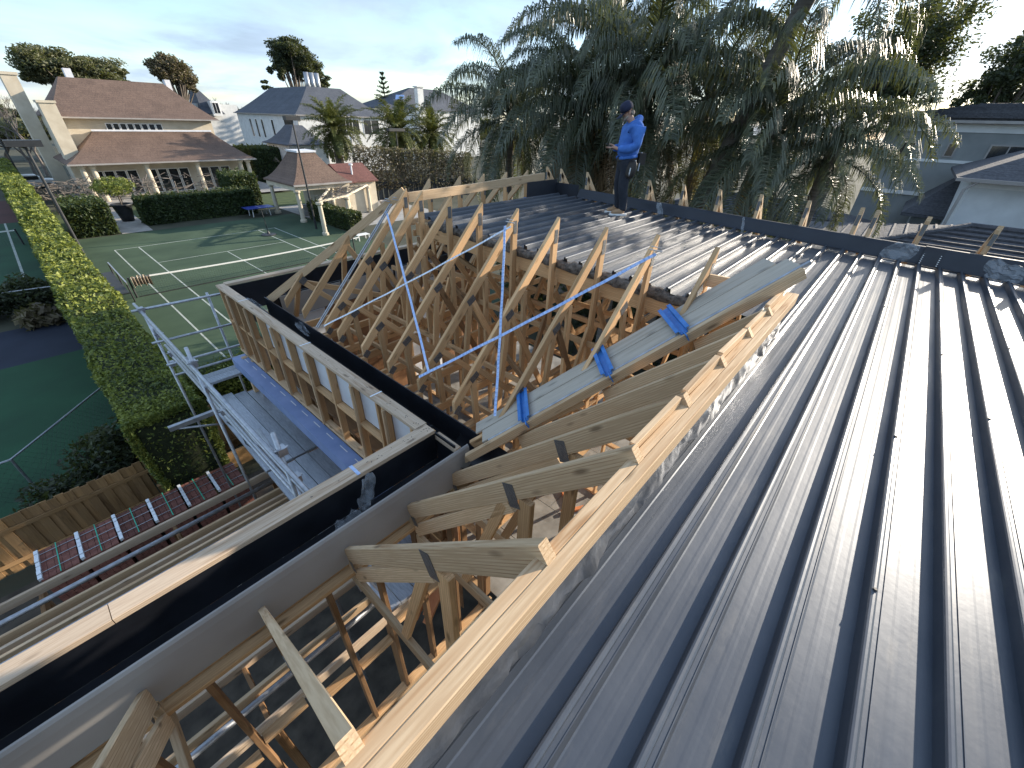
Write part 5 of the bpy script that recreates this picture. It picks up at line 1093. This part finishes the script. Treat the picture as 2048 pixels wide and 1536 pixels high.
m = MB(); m.box(B(.78, 3.98, -4.3), B(1.75, 4.06, -4.22)); m.build('transom', 'galv', sf)
m = MB(); m.tube([B(.92, 7.4, -4.6), B(1.0, 7.1, -4.68), B(.95, 6.7, -4.7), B(1.05, 6.2, -4.72)], .012, 6); m.build('tie_wire', 'dark_metal', sf)
# blue brackets hooked over the valley boards
for al, lab in ((.63, 'blue steel bracket lying across the valley boards, highest of three'), (-.06, 'blue steel bracket across the middle of the valley boards'), (-.92, 'blue steel bracket across the valley boards, lowest of three')):
    t = thing('blue_bracket', lab, 'bracket', group='blue brackets on the valley boards')
    m = MB(); a_, b_ = VB(al, -.065, .02), VB(al+.015, .41, .02); m.bar(a_, b_, .055, .006, nv); m.build('web_plate', 'blue_steel', t)
    for s_ in (-1, 1):
        m = MB(); m.bar(VB(al+s_*.029, -.065, .034), VB(al+.015+s_*.029, .41, .034), .006, .034, nv); m.bar(VB(al+s_*.045, -.05, .051), VB(al+.015+s_*.045, .40, .051), .032, .005, nv); m.build('flange', 'blue_steel', t)
    m = MB(); m.bar(VB(al, -.072, .03), VB(al, -.066, -.03), .09, .01, vv); m.build('hook', 'blue_steel', t)
# blue ties on the far end joist
for k, x in enumerate((4.45, 5.1, 5.75, 6.35, 6.9)):
    o = MB(); o.bar(B(x, 5.80, -1.36+.012*k), B(x+.30, 5.48, -1.37+.012*k), .07, .012); o = o.build('blue_tie', 'blue_steel', house)
# scraps of clear plastic film in the gutters and on the upstand
def filmscrap(name, label, c, ax, ay, n=9, amp=.05, seed=1, mat='film'):
    rn = np.random.default_rng(seed); ax, ay = Vector(ax), Vector(ay); nz = ax.cross(ay).normalized(); v = []
    off = rn.normal(0, 1, (n+1, n+1))
    for i in range(n+1):
        for k in range(n+1):
            s_, t_ = i/n-.5, k/n-.5; taper = .35+.65*abs(math.sin(2.2*(t_+.7))); p = Vector(c)+ax*(s_*taper)+ay*t_+nz*(amp*(off[i, k]*.5+math.sin(7*s_+3*t_+seed)+.6*math.sin(11*t_+seed))); v.append(p)
    me = pymesh(name, v, [(i*(n+1)+k, (i+1)*(n+1)+k, (i+1)*(n+1)+k+1, i*(n+1)+k+1) for i in range(n) for k in range(n)], False); o = link(name, me, mat); return tag(o, label, 'plastic film')
filmscrap('plastic_film', 'twisted clear plastic film hanging down the long gutter wall', B(1.02, 2.53, -2.79), (.18, .03, 0), (-.12, -.05, -.34), 9, .018, 2)
filmscrap('plastic_film', 'crumpled clear plastic film bundled on the long gutter floor', B(.80, 2.43, -2.91), (.26, .0, .03), (0, .18, .05), 10, .028, 3)
filmscrap('plastic_film', 'crumpled clear plastic film in the gutter corner by the valley', B(1.97, 2.60, -2.90), (.2, .05, .0), (0, .26, .07), 10, .028, 5)
filmscrap('plastic_film', 'clear plastic strip on the wing gutter beside the far parapet corner', B(1.98, 7.5, -2.74), (.10, 0, .02), (.05, -.75, -.1), 9, .025, 7)
filmscrap('plastic_film', 'clear plastic strip hanging over the wing gutter edge', B(2.12, 6.1, -2.74), (.09, .03, .05), (-.05, -.5, -.02), 8, .022, 8)
filmscrap('plastic_film', 'strip of clear plastic draped on the upstand right of the worker', B(7.54, 3.15, -1.27), (.02, .12, 0), (-.1, -.14, -.24), 8, .014, 11)
filmscrap('plastic_film', 'triangular sheet of clear plastic on the upstand beside dark joint', B(7.53, -.22, -1.33), (0, .34, .02), (-.04, -.12, .28), 9, .018, 13)
filmscrap('plastic_film', 'bunched clear plastic at the upstand foot near the right edge', B(7.50, -1.22, -1.36), (.05, .36, .04), (-.08, .05, .26), 10, .032, 17)
filmscrap('plastic_film', 'thin clear plastic sliver on the middle of the upstand', B(7.54, 1.75, -1.30), (.01, .05, 0), (-.06, -.05, -.24), 7, .010, 19)
# ---- the worker
M['skin'] = simple('skin', (.42, .24, .17), (.50, .30, .22), 6, .55, bump=.03)
M['hoodie'] = simple('blue_hoodie', (.04, .13, .42), (.065, .19, .56), 9, .9, bump=.35, bscale=14)
M['trousers'] = simple('dark_trousers', (.010, .013, .022), (.022, .026, .038), 8, .85, bump=.4, bscale=16)
M['cap'] = simple('navy_cap', (.006, .009, .030), (.012, .017, .05), 8, .8)
M['hair'] = simple('grey_hair', (.22, .18, .14), (.36, .31, .26), 30, .8)
M['leather'] = simple('tool_leather', (.012, .010, .009), (.035, .026, .020), 10, .6, bump=.2)
M['boot'] = simple('tan_boot', (.28, .16, .08), (.40, .25, .14), 8, .7)
yw, xw = 3.60, 6.84
wk = thing('person', 'worker in blue hoodie, navy cap and tool belt standing on the metal roof', 'person')
def skin(name, chains, mat, parent, sub=2):
    """chains: lists of (x, y, z, r); vertices at the same place are shared"""
    V, E, Rr, ix = [], [], [], {}
    for ch in chains:
        prev = None
        for x, y, z, r in ch:
            key = (round(x, 4), round(y, 4), round(z, 4))
            if key not in ix: ix[key] = len(V); V.append((x, y, z)); Rr.append(r if isinstance(r, tuple) else (r, r))
            if prev is not None: E.append((prev, ix[key]))
            prev = ix[key]
    me = bpy.data.meshes.new(name); me.from_pydata(V, E, []); me.materials.append(M[mat]); o = link(name, me, None, parent)
    md = o.modifiers.new('skin', 'SKIN'); md.use_smooth_shade = True
    for i, sv in enumerate(me.skin_vertices[0].data): sv.radius = Rr[i]; sv.use_root = (i == 0)
    sb = o.modifiers.new('sub', 'SUBSURF'); sb.levels = sub; sb.render_levels = sub
    return o
PW = []
def hand(s):                                 # both hands meet round the phone; fingers curl under it
    wx_, wy, wz = .255, .075*s, 1.085; ch = [[(.20, .11*s, 1.07, .03), (wx_, wy, wz, .026), (.30, .055*s, 1.095, (.030, .018))]]
    for k in range(4):
        fy = .055*s+(.022-.015*k)*s; ch.append([(.30, .055*s, 1.095, (.030, .018)), (.335, fy+.012*s, 1.09, .009), (.365-.004*k, fy-.004*s, 1.083, .0085), (.375-.006*k, fy-.028*s, 1.096, .0075)])
    ch.append([(wx_, wy, wz, .026), (.285, .05*s, 1.125, .010), (.32, .028*s, 1.14, .009), (.345, .016*s, 1.137, .008)]); return ch
body = [[(0, 0, .95, .10), (0, 0, 1.15, .09), (-.02, 0, 1.34, .10), (-.005, 0, 1.47, .065), (.045, 0, 1.515, .055), (.10, 0, 1.56, (.082, .09)), (.125, 0, 1.635, (.085, .095)), (.12, 0, 1.69, (.06, .07))],
        [(.10, 0, 1.56, (.082, .09)), (.155, 0, 1.515, .045)], [(.125, 0, 1.635, (.085, .095)), (.203, 0, 1.575, .016), (.216, 0, 1.55, .013)]]
for s in (-1, 1):
    body += [[(-.02, 0, 1.34, .10), (-.03, .17*s, 1.40, .045), (-.05, .235*s, 1.14, .036), (.20, .11*s, 1.07, .028)], [(0, 0, .95, .10), (.0, .09*s, .90, .07), (.03, .115*s, .50, .06), (-.03, .125*s, .10, .042), (.10, .13*s, .045, .035)]] + hand(s)
skin('body', body, 'skin', wk)
top = [[(0, 0, .90, (.19, .175)), (0, 0, 1.08, (.20, .19)), (-.025, 0, 1.30, (.205, .19)), (-.03, 0, 1.43, (.15, .14)), (-.01, 0, 1.49, .09)], [(-.03, 0, 1.43, (.15, .14)), (-.12, 0, 1.47, .08)]]
for s in (-1, 1): top += [[(-.03, 0, 1.43, (.15, .14)), (-.03, .19*s, 1.40, .10), (-.055, .26*s, 1.13, .085), (.10, .19*s, 1.075, .075), (.225, .10*s, 1.08, .052)]]
hd_ = skin('hoodie', top, 'hoodie', wk)
skin('hood', [[(-.10, .10, 1.50, .055), (-.12, 0, 1.525, .075), (-.10, -.10, 1.50, .055), (-.01, -.12, 1.475, .042), (.07, -.06, 1.43, .032)], [(-.10, .10, 1.50, .055), (-.01, .12, 1.475, .042), (.07, .06, 1.43, .032)]], 'hoodie', wk)
skin('hoodie_hem', [[(.15, .05, .93, .03), (.12, .13, .94, .03), (-.02, .165, .96, .03), (-.13, .1, .97, .03), (-.14, 0, .97, .03), (-.13, -.1, .97, .03), (-.02, -.165, .96, .03), (.12, -.13, .94, .03), (.15, -.05, .93, .03)]], 'hoodie', wk)
leg = [[(0, 0, .97, (.17, .16)), (0, 0, .90, (.17, .16))]]
for s in (-1, 1): leg += [[(0, 0, .90, (.17, .16)), (.005, .10*s, .80, .12), (.035, .112*s, .50, .092), (.0, .12*s, .34, .085), (-.03, .125*s, .13, .074), (-.02, .125*s, .07, .078)]]
skin('trousers', leg, 'trousers', wk)
for s in (-1, 1):
    m = MB(); n = 14; v = []
    for z, sc_ in ((0, 1.0), (.025, 1.04), (.03, 1.0)): v += [(.05+.165*sc_*math.cos(2*math.pi*k/n), .13*s+.055*sc_*math.sin(2*math.pi*k/n), z) for k in range(n)]
    m.add(v, [(i*n+k, i*n+(k+1) % n, (i+1)*n+(k+1) % n, (i+1)*n+k) for i in range(2) for k in range(n)]+[tuple(range(n-1, -1, -1)), tuple(2*n+k for k in range(n))]); bo = m.build('shoe_sole', 'white', wk)
    skin('shoe', [[(-.07, .13*s, .06, .042), (.02, .13*s, .075, .05), (.13, .13*s, .055, .042), (.185, .13*s, .045, .03)]], 'boot', wk)
# cap: dome and peak tipped with the bent head
capv = MB(); n = 18; cz_ = [(.105, -.01), (.109, .03), (.104, .065), (.085, .098), (.05, .12), (.01, .126)]
capv.lathe(cz_, n); pk = []
for k in range(9):
    a_ = -1.0+k*.25; pk += [(.09*math.cos(a_)+.0, .098*math.sin(a_), .0), (.09+.115*math.cos(a_*.9), .10*math.sin(a_), -.028), (.09+.115*math.cos(a_*.9), .10*math.sin(a_), -.034), (.09*math.cos(a_), .098*math.sin(a_), -.006)]
capv.add(pk, [(4*k+i, 4*k+(i+1) % 4, 4*k+4+(i+1) % 4, 4*k+4+i) for k in range(8) for i in range(4)])
cp = capv.build('cap', 'cap', wk, True); cp.location = (.125, 0, 1.645); cp.rotation_euler = (0, R(34), 0)
skin('hair', [[(.03, .045, 1.61, .04), (.02, 0, 1.605, .045), (.03, -.045, 1.61, .04), (.085, -.078, 1.605, .022)], [(.03, .045, 1.61, .04), (.085, .078, 1.605, .022)]], 'hair', wk)
skin('beard', [[(.17, 0, 1.50, .032), (.148, .04, 1.512, .026), (.11, .066, 1.555, .02)], [(.17, 0, 1.50, .032), (.148, -.04, 1.512, .026), (.11, -.066, 1.555, .02)]], 'hair', wk)
for s in (-1, 1):
    m = MB(); m.lathe([(.004, -.03), (.016, -.022), (.02, 0), (.017, .024), (.005, .033)], 8); e_ = m.build('ear', 'skin', wk, True); e_.location = (.10, .09*s, 1.605); e_.scale = (.9, .45, 1)
    m = MB(); m.lathe([(.002, -.011), (.009, -.006), (.011, 0), (.009, .006), (.002, .011)], 8); e_ = m.build('eye', 'white', wk, True); e_.location = (.197, .036*s, 1.60); m = MB(); m.lathe([(.001, -.005), (.005, 0), (.001, .005)], 6); p_ = m.build('pupil', 'dark_metal', e_); p_.location = (.008, 0, -.004)
tbt = part('tool_belt', wk); m = MB(); v = []; n = 24
for z in (.90, .96): v += [((.16+.0)*math.cos(2*math.pi*k/n)*1.05, .165*math.sin(2*math.pi*k/n), z+.02*math.cos(2*math.pi*k/n)*-1) for k in range(n)]
for z in (.96, .90): v += [(.15*math.cos(2*math.pi*k/n)*1.05, .155*math.sin(2*math.pi*k/n), z-.02*math.cos(2*math.pi*k/n)) for k in range(n)]
m.add(v, [(i*n+k, i*n+(k+1) % n, ((i+1) % 4)*n+(k+1) % n, ((i+1) % 4)*n+k) for i in range(4) for k in range(n)]); m.build('belt', 'leather', tbt)
for s in (-1, 1):
    skin('pouch', [[(-.06, .18*s, .93, (.09, .06)), (-.03, .20*s, .80, (.12, .075)), (-.01, .20*s, .68, (.11, .07)), (.0, .19*s, .63, (.07, .05))]], 'leather', tbt)
    m = MB(); m.tube([(.0, .26*s, .80), (.01, .265*s, .70), (.0, .25*s, .66)], .012, 6); m.tube([(-.08, .22*s, .92), (-.09, .235*s, .72)], .014, 6); m.build('tool', 'galv', tbt)
m = MB(); m.box((-.31, -.09, .84), (-.19, .09, 1.02)); m.build('pouch', 'leather', tbt); m = MB(); m.tube([(-.24, .05, 1.03), (-.2, .10, .74)], .013, 6); m.build('hammer_handle', 'galv', tbt)
face = Vector((-R2.x, -R2.y, 0)).normalized(); wk.location = (xw, yw, H+zd(yw)+.045); wk.rotation_euler.z = math.atan2(face.y, face.x)+.12
wk.scale = (.93, .93, .91)
ph = MB(); ph.box((-.07, -.036, -.004), (.07, .036, .004)); ph = ph.build('phone', 'dark_metal'); tag(ph, 'dark phone held in both hands by the worker', 'phone')
bpy.context.view_layer.update(); ph.matrix_world = wk.matrix_world @ Matrix.Translation((.335, 0, 1.118)) @ Matrix.Rotation(R(-20), 4, 'Y')
# ------------------------------------------------------------------ put every Empty at the base of its thing
bpy.context.view_layer.update()
def all_meshes(o):
    for c in o.children:
        if c.type == 'MESH': yield c
        yield from all_meshes(c)
for o in list(COL.objects):
    if o.type == 'EMPTY' and o.parent is None and o.matrix_world.translation.length < 1e-6:
        lo = Vector((1e9,)*3); hi = Vector((-1e9,)*3)
        for c in all_meshes(o):
            for b in c.bound_box:
                p = c.matrix_world @ Vector(b); lo = Vector(map(min, lo, p)); hi = Vector(map(max, hi, p))
        base = Vector(((lo.x+hi.x)/2, (lo.y+hi.y)/2, lo.z)); o.location = base
        for c in o.children: c.location = c.location - base
bpy.context.view_layer.update()
